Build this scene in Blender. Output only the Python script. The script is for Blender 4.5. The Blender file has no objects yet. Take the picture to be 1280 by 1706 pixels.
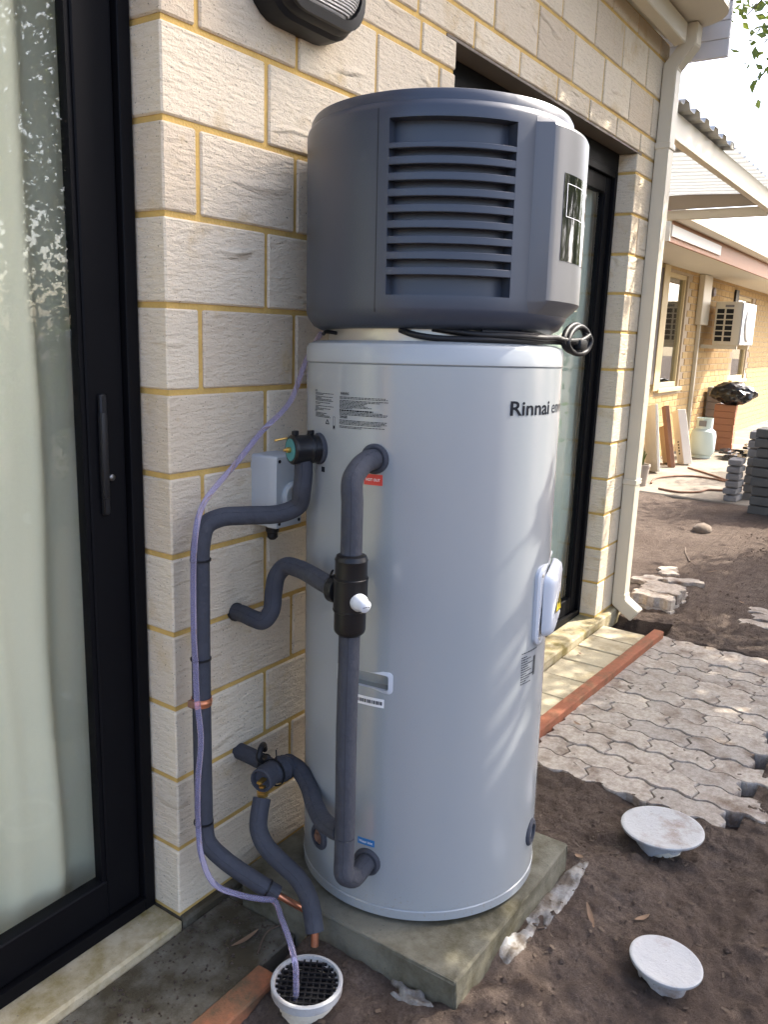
import bpy, bmesh, math, random
import numpy as np
from mathutils import Vector, Matrix, Quaternion
R = math.radians
rng = random.Random(7)
nrng = np.random.default_rng(11)
S = bpy.context.scene
COL = S.collection

# ------------------------------------------------------------------ camera, sky, sun, exposure
cam = bpy.data.objects.new('camera', bpy.data.cameras.new('camera'))
COL.objects.link(cam)
cm = Matrix(((0.568245, 0.156367, -0.807866), (-0.822184, 0.147648, -0.549739), (0.033319, 0.976601, 0.212462))).to_4x4()
cm.translation = (-1.12254, -1.29785, 1.33632)
cam.matrix_world = cm
cam.data.sensor_fit = 'HORIZONTAL'; cam.data.sensor_width = 36.0
cam.data.lens = 36.0 * 1369.14 / 1280.0
cam.data.clip_start = 0.05; cam.data.clip_end = 500
S.camera = cam

SUN_AZ, SUN_EL = R(-30), R(43)          # azimuth measured from +X towards +Y
world = bpy.data.worlds.new('World'); S.world = world; world.use_nodes = True
wn = world.node_tree.nodes; wl = world.node_tree.links
bg = wn['Background']; bg.inputs['Strength'].default_value = 0.15
sky = wn.new('ShaderNodeTexSky'); sky.sky_type = 'NISHITA'; sky.sun_disc = False
sky.sun_elevation = SUN_EL; sky.sun_rotation = R(90) - SUN_AZ
sky.air_density = 0.6; sky.dust_density = 3.5; sky.ozone_density = 0.5
wl.new(sky.outputs[0], bg.inputs['Color'])
sd = bpy.data.lights.new('sun', 'SUN'); sd.energy = 2.15; sd.angle = R(0.5); sd.color = (1.0, 0.93, 0.82)
sun = bpy.data.objects.new('sun', sd); COL.objects.link(sun)
sv = Vector((math.cos(SUN_EL)*math.cos(SUN_AZ), math.cos(SUN_EL)*math.sin(SUN_AZ), math.sin(SUN_EL)))
sun.rotation_euler = sv.to_track_quat('Z', 'Y').to_euler(); sun.location = sv*20
S.view_settings.view_transform = 'Standard'; S.view_settings.look = 'None'
S.view_settings.gamma = 1.0; S.view_settings.use_curve_mapping = False
S.view_settings.exposure = 2.4

# ------------------------------------------------------------------ helpers
def tag(o, label=None, cat=None, group=None, kind=None):
    if label: o['label'] = label
    if cat: o['category'] = cat
    if group: o['group'] = group
    if kind: o['kind'] = kind
    return o
def empty(name, loc=(0, 0, 0), rot=None):
    o = bpy.data.objects.new(name, None); COL.objects.link(o); o.location = loc
    o.empty_display_size = 0.1
    if rot is not None: o.rotation_euler = rot
    return o
def link(name, me, parent=None, loc=None, rot=None):
    o = bpy.data.objects.new(name, me); COL.objects.link(o)
    if parent is not None: o.parent = parent
    if loc is not None: o.location = loc
    if rot is not None: o.rotation_euler = rot
    return o
def mesh(name, vs, fs, mat=None, smooth=False, angle=None):
    me = bpy.data.meshes.new(name)
    me.from_pydata([tuple(map(float, v)) for v in vs], [], fs)
    me.validate(); me.update()
    if mat: me.materials.append(mat)
    if smooth:
        me.polygons.foreach_set('use_smooth', [True]*len(me.polygons))
        if angle is not None: me.set_sharp_from_angle(angle=R(angle))
    return me
def bmmesh(name, bm, mat=None, smooth=False, angle=None):
    me = bpy.data.meshes.new(name); bm.normal_update(); bm.to_mesh(me); bm.free()
    if mat: me.materials.append(mat)
    if smooth:
        me.polygons.foreach_set('use_smooth', [True]*len(me.polygons))
        if angle is not None: me.set_sharp_from_angle(angle=R(angle))
    return me
def box_bm(bm, lo, hi, bev=0.0, seg=1):
    lo = Vector(lo); hi = Vector(hi)
    r = bmesh.ops.create_cube(bm, size=1.0)
    vs = r['verts']
    for v in vs:
        v.co = Vector([(lo[i]+hi[i])/2 + v.co[i]*(hi[i]-lo[i]) for i in range(3)])
    if bev > 0:
        es = list({e for v in vs for e in v.link_edges})
        bmesh.ops.bevel(bm, geom=es, offset=bev, segments=seg, affect='EDGES', profile=0.5)
def box(name, lo, hi, mat, parent=None, bev=0.0, seg=1):
    bm = bmesh.new(); box_bm(bm, lo, hi, bev, seg)
    return link(name, bmmesh(name, bm, mat, bev > 0 and seg > 1, 40 if seg > 1 else None), parent)
def cbox_mesh(name, size, mat, bev=0.0, seg=1):
    bm = bmesh.new(); s = Vector(size)/2; box_bm(bm, -s, s, bev, seg)
    return bmmesh(name, bm, mat, seg > 1 and bev > 0, 40)
def smooth_path(pts, n=8):
    P = [Vector(p) for p in pts]; out = []
    for i in range(len(P)-1):
        p0 = P[i-1] if i > 0 else P[i]*2-P[i+1]
        p1, p2 = P[i], P[i+1]
        p3 = P[i+2] if i+2 < len(P) else P[i+1]*2-P[i]
        d1 = max((p1-p0).length, 1e-6)**.5; d2 = max((p2-p1).length, 1e-6)**.5; d3 = max((p3-p2).length, 1e-6)**.5
        m1 = ((p1-p0)/d1 - (p2-p0)/(d1+d2) + (p2-p1)/d2)*d2
        m2 = ((p2-p1)/d2 - (p3-p1)/(d2+d3) + (p3-p2)/d3)*d2
        for k in range(n):
            t = k/n; t2 = t*t; t3 = t2*t
            out.append((2*t3-3*t2+1)*p1 + (t3-2*t2+t)*m1 + (-2*t3+3*t2)*p2 + (t3-t2)*m2)
    out.append(P[-1]); return out
def tube_data(path, rad, seg=16, caps=True):
    P = [Vector(p) for p in path]; n = len(P)
    rr = rad if callable(rad) else (lambda i, t: rad)
    vs, fs = [], []
    t0 = (P[1]-P[0]).normalized()
    nrm = t0.orthogonal().normalized()
    prev = t0
    for i in range(n):
        t = (P[min(i+1, n-1)]-P[max(i-1, 0)]).normalized()
        q = prev.rotation_difference(t); nrm = (q @ nrm).normalized(); nrm = (nrm - t*nrm.dot(t)).normalized(); prev = t
        b = t.cross(nrm); r = rr(i, i/(n-1))
        for k in range(seg):
            a = 2*math.pi*k/seg
            vs.append(P[i] + (nrm*math.cos(a)+b*math.sin(a))*r)
    for i in range(n-1):
        for k in range(seg):
            a = i*seg+k; b_ = i*seg+(k+1) % seg
            fs.append((a, b_, b_+seg, a+seg))
    if caps:
        fs.append(tuple(reversed(range(seg)))); fs.append(tuple(range((n-1)*seg, n*seg)))
    return vs, fs
def tube(name, pts, rad, mat, parent=None, seg=16, n=8, smooth=True):
    path = smooth_path(pts, n) if smooth else pts
    vs, fs = tube_data(path, rad, seg)
    return link(name, mesh(name, vs, fs, mat, True, 50), parent)
def lathe_data(prof, seg=48, closed_top=False, closed_bot=False):
    vs, fs = [], []
    for r, z in prof:
        for k in range(seg):
            a = 2*math.pi*k/seg; vs.append((r*math.cos(a), r*math.sin(a), z))
    for i in range(len(prof)-1):
        for k in range(seg):
            a = i*seg+k; b = i*seg+(k+1) % seg
            fs.append((a, b, b+seg, a+seg))
    if closed_bot: fs.append(tuple(reversed(range(seg))))
    if closed_top: fs.append(tuple(range((len(prof)-1)*seg, len(prof)*seg)))
    return vs, fs
def lathe(name, prof, mat, parent=None, seg=48, top=True, bot=True, loc=None, rot=None, angle=35):
    vs, fs = lathe_data(prof, seg, top, bot)
    return link(name, mesh(name, vs, fs, mat, True, angle), parent, loc, rot)
def axis_rot(d):
    return Vector(d).to_track_quat('Z', 'Y').to_euler()
def prism(name, poly, axis, a, b, mat, parent=None, bev=0):
    """extrude a 2D polygon along axis (0 x,1 y,2 z) from a to b; polygon in the other two axes in order"""
    n = len(poly); vs = []
    for v in (a, b):
        for p in poly:
            c = list(p); c.insert(axis, v); vs.append(c)
    fs = [tuple(range(n)), tuple(range(n, 2*n))] + [(i, (i+1) % n, n+(i+1) % n, n+i) for i in range(n)]
    me = mesh(name, vs, fs, None)
    bm = bmesh.new(); bm.from_mesh(me); bpy.data.meshes.remove(me)
    bmesh.ops.recalc_face_normals(bm, faces=bm.faces[:])
    if bev: bmesh.ops.bevel(bm, geom=bm.edges[:], offset=bev, segments=1, affect='EDGES')
    return link(name, bmmesh(name, bm, mat), parent)

# value noise
_G = nrng.random((256, 256))
def vnoise(x, y):
    xi = np.floor(x).astype(int); yi = np.floor(y).astype(int)
    fx = x-xi; fy = y-yi; fx = fx*fx*(3-2*fx); fy = fy*fy*(3-2*fy)
    g = lambda i, j: _G[i & 255, j & 255]
    return ((g(xi, yi)*(1-fx)+g(xi+1, yi)*fx)*(1-fy) + (g(xi, yi+1)*(1-fx)+g(xi+1, yi+1)*fx)*fy)*2-1
def fbm(x, y, o=4):
    v = 0; a = 1.0
    for i in range(o):
        v = v + a*vnoise(x*2**i+17.3*i, y*2**i+5.1*i); a *= .5
    return v/1.6

# ------------------------------------------------------------------ materials
def _new(name):
    m = bpy.data.materials.new(name); m.use_nodes = True
    return m, m.node_tree.nodes, m.node_tree.links, m.node_tree.nodes['Principled BSDF']
def coords(n, l, rand=True, scale=(1, 1, 1)):
    tc = n.new('ShaderNodeTexCoord'); mp = n.new('ShaderNodeMapping')
    mp.inputs['Scale'].default_value = scale
    l.new(tc.outputs['Object'], mp.inputs['Vector'])
    if rand:
        oi = n.new('ShaderNodeObjectInfo'); mu = n.new('ShaderNodeMath'); mu.operation = 'MULTIPLY'; mu.inputs[1].default_value = 57.0
        l.new(oi.outputs['Random'], mu.inputs[0]); l.new(mu.outputs[0], mp.inputs['Location'])
    return mp.outputs['Vector']
def noise(n, l, vec, scale, detail=4, rough=.55, typ=None, dist=0):
    t = n.new('ShaderNodeTexNoise'); t.inputs['Scale'].default_value = scale
    t.inputs['Detail'].default_value = detail; t.inputs['Roughness'].default_value = rough
    t.inputs['Distortion'].default_value = dist
    if typ: t.noise_type = typ; t.normalize = True
    l.new(vec, t.inputs['Vector']); return t.outputs[0]
def ramp(n, l, fac, p0, p1, c0=(0, 0, 0, 1), c1=(1, 1, 1, 1)):
    r = n.new('ShaderNodeValToRGB'); r.color_ramp.elements[0].position = p0; r.color_ramp.elements[1].position = p1
    r.color_ramp.elements[0].color = c0; r.color_ramp.elements[1].color = c1
    l.new(fac, r.inputs[0]); return r.outputs[0]
def mixc(n, l, fac, a, b, mode='MIX'):
    m = n.new('ShaderNodeMix'); m.data_type = 'RGBA'; m.blend_type = mode
    if hasattr(fac, 'node'): l.new(fac, m.inputs[0])
    else: m.inputs[0].default_value = fac
    for s, v in ((6, a), (7, b)):
        if hasattr(v, 'node'): l.new(v, m.inputs[s])
        else: m.inputs[s].default_value = (*v, 1)
    return m.outputs[2]
def bump(n, l, h, p, strength=.5, dist=.01, prev=None):
    b = n.new('ShaderNodeBump'); b.inputs['Strength'].default_value = strength; b.inputs['Distance'].default_value = dist
    l.new(h, b.inputs['Height'])
    if prev is not None: l.new(prev, b.inputs['Normal'])
    l.new(b.outputs[0], p.inputs['Normal']); return b.outputs[0]
def plain(name, c, rough=.5, metal=0.0, var=.12, nscale=6.0, bs=0.0, bscale=200, bdist=.001, coat=0, spec=None, rand=True):
    m, n, l, p = _new(name)
    v = coords(n, l, rand)
    c2 = tuple(x*(1-var) for x in c); c1 = tuple(min(1, x*(1+var)) for x in c)
    l.new(mixc(n, l, noise(n, l, v, nscale, 5, .6), c2, c1), p.inputs['Base Color'])
    p.inputs['Roughness'].default_value = rough; p.inputs['Metallic'].default_value = metal
    if coat: p.inputs['Coat Weight'].default_value = coat; p.inputs['Coat Roughness'].default_value = .08
    if spec is not None: p.inputs['Specular IOR Level'].default_value = spec
    if bs: bump(n, l, noise(n, l, v, bscale, 3), p, bs, bdist)
    return m
def brick_mat(name, c1, c2, stain, rel=1.0, sc=1.0):
    m, n, l, p = _new(name)
    v = coords(n, l, True); vs = coords(n, l, True, (1, 1, 3.4))
    oi = n.new('ShaderNodeObjectInfo')
    base = mixc(n, l, oi.outputs['Random'], c1, c2)
    base = mixc(n, l, ramp(n, l, noise(n, l, v, 7*sc, 6, .65), .56, .78), base, stain)
    speck = ramp(n, l, noise(n, l, v, 240*sc, 2, .5), .66, .73)
    base = mixc(n, l, speck, base, tuple(x*.35 for x in c2))
    base = mixc(n, l, ramp(n, l, noise(n, l, v, 60*sc, 3, .6), .35, .75), tuple(x*.88 for x in c1), base, 'MULTIPLY') if False else base
    l.new(base, p.inputs['Base Color']); p.inputs['Roughness'].default_value = .92
    p.inputs['Specular IOR Level'].default_value = .2
    ridge = noise(n, l, vs, 5.5*sc, 3, .5, 'RIDGED_MULTIFRACTAL', .6)
    b = bump(n, l, ramp(n, l, ridge, .25, .95), p, 1.0*rel, .013)
    b = bump(n, l, noise(n, l, vs, 28*sc, 4, .6), p, .8*rel, .008, b)
    bump(n, l, noise(n, l, v, 220*sc, 3, .7), p, .7*rel, .003, b)
    return m
def ground_mat(name, dark, light, damp):
    m, n, l, p = _new(name)
    v = coords(n, l, False)
    big = noise(n, l, v, 1.6, 5, .6); mid = noise(n, l, v, 14, 5, .65); fine = noise(n, l, v, 120, 4, .7)
    c = mixc(n, l, ramp(n, l, big, .38, .62), dark, light)
    c = mixc(n, l, ramp(n, l, mid, .45, .72), c, damp)
    c = mixc(n, l, ramp(n, l, fine, .3, .75), tuple(x*.75 for x in dark), c)
    l.new(c, p.inputs['Base Color']); p.inputs['Roughness'].default_value = .95; p.inputs['Specular IOR Level'].default_value = .15
    b = bump(n, l, noise(n, l, v, 38, 8, .75), p, 1.0, .022)
    bump(n, l, noise(n, l, v, 260, 4, .75), p, .9, .005, b)
    return m
def concrete(name, c1, c2, mould, amt=.6, scale=5.0, rough=.85):
    m, n, l, p = _new(name)
    v = coords(n, l, True)
    c = mixc(n, l, noise(n, l, v, scale*3, 6, .65), c1, c2)
    c = mixc(n, l, ramp(n, l, noise(n, l, v, scale, 6, .7), amt-.1, amt+.12), mould, c)
    c = mixc(n, l, ramp(n, l, noise(n, l, v, 190, 2), .68, .75), c, tuple(x*.4 for x in c1))
    l.new(c, p.inputs['Base Color']); p.inputs['Roughness'].default_value = rough; p.inputs['Specular IOR Level'].default_value = .25
    b = bump(n, l, noise(n, l, v, 30, 5, .65), p, .45, .006)
    bump(n, l, noise(n, l, v, 300, 3, .7), p, .4, .002, b)
    return m
def glass_mat(name, tint=(.86, .9, .88), add=.05):
    m, n, l, p = _new(name); n.remove(p)
    out = n['Material Output']
    tr = n.new('ShaderNodeBsdfTransparent'); tr.inputs[0].default_value = (*tint, 1)
    gl = n.new('ShaderNodeBsdfGlossy'); gl.inputs['Roughness'].default_value = 0.0; gl.inputs[0].default_value = (.95, .97, .97, 1)
    lw = n.new('ShaderNodeLayerWeight'); lw.inputs[0].default_value = .5
    pw = n.new('ShaderNodeMath'); pw.operation = 'POWER'; pw.inputs[1].default_value = 4.6; l.new(lw.outputs['Facing'], pw.inputs[0])
    ma = n.new('ShaderNodeMath'); ma.operation = 'MULTIPLY_ADD'; ma.inputs[1].default_value = .85; ma.inputs[2].default_value = add; l.new(pw.outputs[0], ma.inputs[0])
    mx = n.new('ShaderNodeMixShader'); l.new(ma.outputs[0], mx.inputs[0]); l.new(tr.outputs[0], mx.inputs[1]); l.new(gl.outputs[0], mx.inputs[2])
    l.new(mx.outputs[0], out.inputs['Surface']); return m
def cloth_mat(name, c, trans=.35, wscale=0):
    m, n, l, p = _new(name); n.remove(p); out = n['Material Output']
    d = n.new('ShaderNodeBsdfDiffuse'); t = n.new('ShaderNodeBsdfTranslucent'); mx = n.new('ShaderNodeMixShader')
    v = coords(n, l, False, (1, 1, 1)); col = mixc(n, l, noise(n, l, v, 260, 2), tuple(x*.9 for x in c), c)
    l.new(col, d.inputs[0]); l.new(col, t.inputs[0]); mx.inputs[0].default_value = trans
    l.new(d.outputs[0], mx.inputs[1]); l.new(t.outputs[0], mx.inputs[2]); l.new(mx.outputs[0], out.inputs['Surface']); return m
def leaf_mat(name, c1, c2):
    m, n, l, p = _new(name); n.remove(p); out = n['Material Output']
    d = n.new('ShaderNodeBsdfPrincipled'); t = n.new('ShaderNodeBsdfTranslucent'); mx = n.new('ShaderNodeMixShader')
    gi = n.new('ShaderNodeNewGeometry')
    col = mixc(n, l, gi.outputs['Random Per Island'], c1, c2)
    l.new(col, d.inputs['Base Color']); d.inputs['Roughness'].default_value = .5
    l.new(mixc(n, l, .5, col, (.30, .34, .04)), t.inputs[0]); mx.inputs[0].default_value = .35
    l.new(d.outputs[0], mx.inputs[1]); l.new(t.outputs[0], mx.inputs[2]); l.new(mx.outputs[0], out.inputs['Surface']); return m

M = {}
M['brick'] = brick_mat('cream_brick', (.75, .645, .48), (.62, .515, .375), (.58, .42, .20))
M['mortar'] = plain('yellow_mortar', (.60, .39, .115), .95, var=.36, nscale=14, bs=.6, bscale=150, bdist=.004)
M['black_alu'] = plain('black_aluminium', (.004, .004, .005), .55, var=.1, spec=.10)
M['rubber'] = plain('black_plastic', (.009, .009, .010), .5, var=.1, spec=.3)
M['glass'] = glass_mat('window_glass', (.95, .972, .95), .040)
M['glass_far'] = glass_mat('window_glass_far', (.7, .7, .68), .09)
M['curtain'] = cloth_mat('curtain_cloth', (.90, .83, .66), .25)
M['blind'] = cloth_mat('pale_green_blind', (.70, .77, .71), .2)
M['room'] = plain('room_wall', (.55, .52, .47), .9)
M['cream'] = plain('cream_paint_steel', (.62, .56, .43), .45, var=.05)
M['soffit'] = plain('soffit_paint', (.66, .62, .52), .8, var=.05)
M['lilac'] = plain('pale_painted_board', (.60, .58, .58), .6, var=.05)
M['tank'] = plain('pale_grey_enamel', (.37, .392, .425), .16, var=.02, coat=0)
def _tank():
    m, n, l, p = _new('pale_grey_enamel'); v = coords(n, l, False)
    sx = n.new('ShaderNodeSeparateXYZ'); l.new(v, sx.inputs[0])
    mr = n.new('ShaderNodeMapRange'); mr.inputs[1].default_value = .30; mr.inputs[2].default_value = .0; mr.inputs[3].default_value = .0; mr.inputs[4].default_value = .30
    l.new(sx.outputs[2], mr.inputs[0])
    ad = n.new('ShaderNodeMath'); ad.operation = 'ADD'; l.new(mr.outputs[0], ad.inputs[0]); l.new(noise(n, l, v, 130, 4, .75), ad.inputs[1])
    spl = ramp(n, l, ad.outputs[0], .86, 1.02)
    c = mixc(n, l, noise(n, l, v, 5, 5, .6), (.282, .303, .311), (.298, .317, .323))
    c = mixc(n, l, spl, c, (.26, .225, .19)); l.new(c, p.inputs['Base Color']); p.inputs['Specular IOR Level'].default_value = .8
    sm = noise(n, l, v, 7, 6, .7); rr = n.new('ShaderNodeMapRange'); rr.inputs[3].default_value = .11; rr.inputs[4].default_value = .27; l.new(sm, rr.inputs[0]); l.new(rr.outputs[0], p.inputs['Roughness'])
    bump(n, l, noise(n, l, v, 3.2, 2), p, .12, .01); return m
M['tank'] = _tank()
M['lid'] = plain('pale_grey_lid', (.33, .352, .36), .25, var=.03)
M['head'] = plain('slate_grey_plastic', (.037, .046, .066), .36, var=.06, bs=.12, bscale=900, bdist=.0004)
M['panel'] = plain('slate_plastic_sun_tint', (.105, .107, .113), .36, var=.05)  # head plastic again, with some of the sun's brightness put into the colour
M['tin'] = plain('bare_tin', (.50, .47, .41), .35, .6, var=.06)
M['screen'] = plain('black_display_glass', (.008, .009, .009), .06, var=.1, coat=.6)
M['white_plastic'] = plain('white_plastic', (.52, .54, .57), .3, var=.03)
M['pvc'] = concrete('white_pvc_dusty', (.39, .395, .40), (.34, .345, .345), (.22, .16, .11), .36, 9, .5)
M['pvc_stain'] = concrete('stained_pvc', (.43, .435, .44), (.38, .38, .37), (.20, .13, .085), .43, 8, .5)
M['pvc_old'] = concrete('aged_pvc', (.62, .58, .48), (.52, .46, .36), (.30, .25, .18), .42, 8, .6)
M['grey_box'] = plain('grey_switch_plastic', (.44, .46, .46), .45, var=.05)
M['foam'] = plain('grey_pipe_foam', (.040, .043, .054), .85, var=.30, nscale=22, bs=.6, bscale=75, bdist=.0045)
M['foam_dark'] = plain('foam_slit', (.022, .024, .032), .9)
M['valve'] = plain('black_valve_plastic', (.007, .007, .008), .36, var=.2, spec=.35, bs=.1, bscale=300, bdist=.0006)
M['copper'] = plain('copper', (.72, .30, .17), .35, .9, var=.25, nscale=30)
M['brass'] = plain('brass', (.62, .38, .10), .35, .9, var=.3, nscale=60)
M['teal'] = plain('teal_tag', (.05, .22, .22), .5)
M['ink'] = plain('dark_ink', (.010, .012, .017), .8, var=.05, spec=.1)
M['red'] = plain('red_label', (.62, .045, .035), .5, var=.08)
M['blue'] = plain('blue_label', (.012, .16, .42), .5, var=.08)
M['paper'] = plain('white_label', (.78, .78, .79), .5, var=.03)
M['yellow'] = plain('yellow_sticker', (.80, .60, .03), .5, var=.05)
M['concrete'] = concrete('mossy_concrete', (.165, .155, .125), (.10, .090, .066), (.052, .042, .024), .51, 8)
M['pad'] = concrete('pad_concrete', (.185, .175, .135), (.130, .122, .092), (.058, .051, .028), .47, 5)
M['sill'] = concrete('mossy_sill', (.46, .40, .28), (.38, .32, .20), (.20, .155, .05), .47, 7)
M['edging'] = concrete('terracotta_edging', (.32, .115, .060), (.25, .09, .048), (.15, .085, .045), .44, 9)
M['edging_old'] = concrete('worn_terracotta', (.36, .135, .066), (.27, .10, .05), (.10, .07, .04), .47, 7)
M['ypaver'] = concrete('sandy_paver', (.47, .41, .29), (.40, .34, .23), (.25, .20, .11), .38, 7)
M['paver'] = None
M['soil'] = ground_mat('sandy_soil', (.122, .090, .071), (.215, .168, .136), (.066, .046, .036))
M['slab'] = concrete('far_slab', (.29, .255, .205), (.24, .21, .17), (.17, .145, .11), .44, 1.5)
M['mortar_spill'] = concrete('pale_mortar', (.31, .31, .30), (.20, .195, .18), (.10, .08, .06), .50, 18)
M['bark'] = plain('bark', (.12, .09, .065), .9, var=.3, bs=.6, bscale=40, bdist=.02)
M['leaf'] = leaf_mat('leaf', (.045, .085, .020), (.095, .13, .030))
M['dryleaf'] = plain('dry_leaf', (.20, .125, .075), .8, var=.4)
M['twig'] = plain('twig', (.11, .075, .05), .8, var=.3)
M['farbrick'] = brick_mat('sandy_yellow_brick', (.50, .36, .175), (.42, .275, .12), (.50, .35, .18), .35, 1)
M['farmortar'] = plain('far_mortar', (.42, .34, .24), .95)
M['timber'] = plain('cream_timber', (.58, .46, .24), .6, var=.1)
M['redwood'] = plain('red_brown_fascia', (.36, .17, .085), .6, var=.1)
M['redroof'] = plain('red_roof', (.34, .075, .065), .5, var=.1)
M['zinc'] = plain('zinc_sheet', (.42, .43, .42), .4, .3, var=.08)
M['poly'] = cloth_mat('white_polycarbonate', (.72, .73, .72), .50)
M['hose'] = None
M['white_board'] = plain('white_board', (.78, .74, .66), .7, var=.06)
M['card'] = plain('cardboard', (.36, .25, .15), .85, var=.1)
M['gas'] = plain('pale_green_enamel', (.50, .58, .54), .35, var=.05)
M['redbrick'] = plain('red_clay_brick', (.38, .17, .09), .9, var=.2, bs=.5, bscale=60, bdist=.004)
M['greybrick'] = plain('grey_block', (.20, .195, .19), .9, var=.2, bs=.5, bscale=60, bdist=.004)
M['plastic_bag'] = plain('black_film', (.012, .012, .014), .25, var=.2)
M['rust'] = plain('rusty_steel', (.20, .10, .06), .8, var=.3)
def _paver():
    m, n, l, p = _new('grey_paver'); v = coords(n, l, True); oi = n.new('ShaderNodeObjectInfo')
    c = mixc(n, l, oi.outputs['Random'], (.46, .405, .34), (.35, .315, .275))
    c = mixc(n, l, ramp(n, l, noise(n, l, v, 9, 6, .7), .50, .68), c, (.15, .105, .075))
    c = mixc(n, l, ramp(n, l, noise(n, l, v, 60, 4, .7), .4, .8), c, (.20, .165, .135))
    l.new(c, p.inputs['Base Color']); p.inputs['Roughness'].default_value = .92; p.inputs['Specular IOR Level'].default_value = .2
    b = bump(n, l, noise(n, l, v, 40, 5, .65), p, .5, .005); bump(n, l, noise(n, l, v, 350, 3, .7), p, .5, .002, b)
    return m
M['paver'] = _paver()
def _hose():
    m, n, l, p = _new('clear_purple_hose')
    p.inputs['Base Color'].default_value = (.74, .70, .96, 1); p.inputs['Roughness'].default_value = .12
    p.inputs['Transmission Weight'].default_value = .88; p.inputs['IOR'].default_value = 1.22
    return m
M['hose'] = _hose()
def _prism():
    m, n, l, p = _new('ribbed_lamp_glass')
    v = coords(n, l, False)
    w = n.new('ShaderNodeTexWave'); w.inputs['Scale'].default_value = 55; w.bands_direction = 'Z'; l.new(v, w.inputs[0])
    p.inputs['Base Color'].default_value = (.62, .60, .56, 1); p.inputs['Roughness'].default_value = .18
    p.inputs['Transmission Weight'].default_value = .25
    bump(n, l, w.outputs['Fac'], p, .9, .004); return m
M['prism'] = _prism()

# ------------------------------------------------------------------ ground
def axis_pts(lo, hi, f0, f1, step, grow=1.25):
    a = list(np.arange(f0, f1, step))
    s = step; x = a[-1]
    while x < hi: s *= grow; x += min(s, 8); a.append(x)
    s = step; x = a[0]; pre = []
    while x > lo: s *= grow; x -= min(s, 8); pre.append(x)
    return np.array(pre[::-1]+a)
PAD = (.142, -.650, .724, -.06)
def sstep(a, b, x):
    t = np.clip((x-a)/(b-a), 0, 1); return t*t*(3-2*t)
def ground_z(x, y, detail=True):
    x = np.asarray(x, float); y = np.asarray(y, float)
    z = -.052 + 0*x
    dx = np.maximum(np.maximum(PAD[0]-x, x-PAD[2]), 0); dy = np.maximum(np.maximum(PAD[1]-y, y-PAD[3]), 0)
    d = np.hypot(dx, dy)
    z = z + .050*(1-sstep(.0, .34, d))
    z = z - .016*sstep(.85, 1.2, x)*(1-sstep(2.7, 3.1, x))*sstep(-1.4, -.9, y)
    z = z - .02*sstep(2.7, 4, x)
    if detail:
        near = 1-sstep(7, 14, np.hypot(x, y))
        z = z + near*(.016*fbm(x*3.1, y*3.1, 3) + .0150*fbm(x*11, y*11, 4) + .0130*(np.abs(fbm(x*30+9, y*30, 2))-.3))
        z = z - .022*near*np.clip(vnoise(x*9+3.3, y*6)-.3, 0, 1) + .010*near*np.clip(vnoise(x*22+1.3, y*22)-.35, 0, 1)
    # below things that are laid in the ground
    inpav = (x > 1.30)*(x < 2.80)*(y < -.26)*(y > -.95)
    z = np.where(inpav, np.minimum(z, -.112), z)
    z = np.where((x > 1.25)*(x < 2.95)*(y > -.30), -.12, z)
    z = np.where((x < .20)*(y > -.26), np.minimum(z, -.075), z)
    z = np.where(y > .02, np.where(x < 3.0, -.25, z), z)
    z = np.where((x > 6.9)*(y > -.4), np.minimum(z, -.11), z)
    return z
xs = axis_pts(-70, 90, -.5, 3.1, .0100); ys = axis_pts(-70, 90, -1.6, .03, .0100)
GX, GY = np.meshgrid(xs, ys, indexing='ij')
GZ = ground_z(GX, GY)
nx, ny = GX.shape
idx = np.arange(nx*ny).reshape(nx, ny)
gf = np.stack([idx[:-1, :-1], idx[1:, :-1], idx[1:, 1:], idx[:-1, 1:]], -1).reshape(-1, 4)
gme = bpy.data.meshes.new('ground'); gme.from_pydata(np.stack([GX, GY, GZ], -1).reshape(-1, 3).tolist(), [], gf.tolist())
gme.materials.append(M['soil']); gme.polygons.foreach_set('use_smooth', [True]*len(gme.polygons))
ground = tag(link('ground', gme), kind='structure')
def gz(x, y): return float(ground_z(np.array([x]), np.array([y]))[0])

# ------------------------------------------------------------------ the house
house = tag(empty('brick_house', (0, 0, 0)), 'cream block brick house wall with yellow mortar behind the water heater', 'house')
C = .172
wall = link('wall', None, house) if False else None
core = bmesh.new()
yb, yf = .24, .0055
def cb(x0, x1, z0, z1): box_bm(core, (x0, yf, z0), (x1, yb, z1))
cb(.006, 1.065, -.35, 2.66); cb(2.677, 2.976, -.35, 2.66)
cb(1.065, 2.677, 2.156, 2.66); cb(-2.3, .006, 2.156, 2.66); cb(-2.9, -2.3, -.35, 2.66)
cb(1.065, 2.677, -.35, -.045); cb(-2.3, .006, -.35, -.045)
wall = link('wall', bmmesh('wall', core, M['mortar']), house)
_bc = {}
def brick_me(w, h, d):
    k = (round(w, 3), round(h, 3), round(d, 3))
    if k not in _bc:
        _bc[k] = cbox_mesh('brick', (k[0], k[2], k[1]), M['brick'], .0035)
    return _bc[k]
def brick(x0, x1, z0, z1, d=.095):
    j = .0062
    x0 += j; x1 -= j; z0 += j; z1 -= j
    if x1-x0 < .02: return
    o = link('brick', brick_me(x1-x0, z1-z0, d), wall)
    o.location = ((x0+x1)/2, d/2 + rng.uniform(-.0012, .0016), (z0+z1)/2)
    o.rotation_euler = (rng.uniform(-.003, .003), 0, rng.uniform(-.003, .003))
def course(x0, x1, z0, z1, joints):
    e = [x0-.0055] + [j for j in sorted(joints) if x0+.03 < j < x1-.02] + [x1+.0055]
    for a, b in zip(e[:-1], e[1:]): brick(a, b, z0, z1)
def series(a, m=.3, lo=-4, hi=4):
    n0 = int((lo-a)/m)-1; return [a+i*m for i in range(n0, n0+60) if lo < a+i*m < hi]
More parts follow.
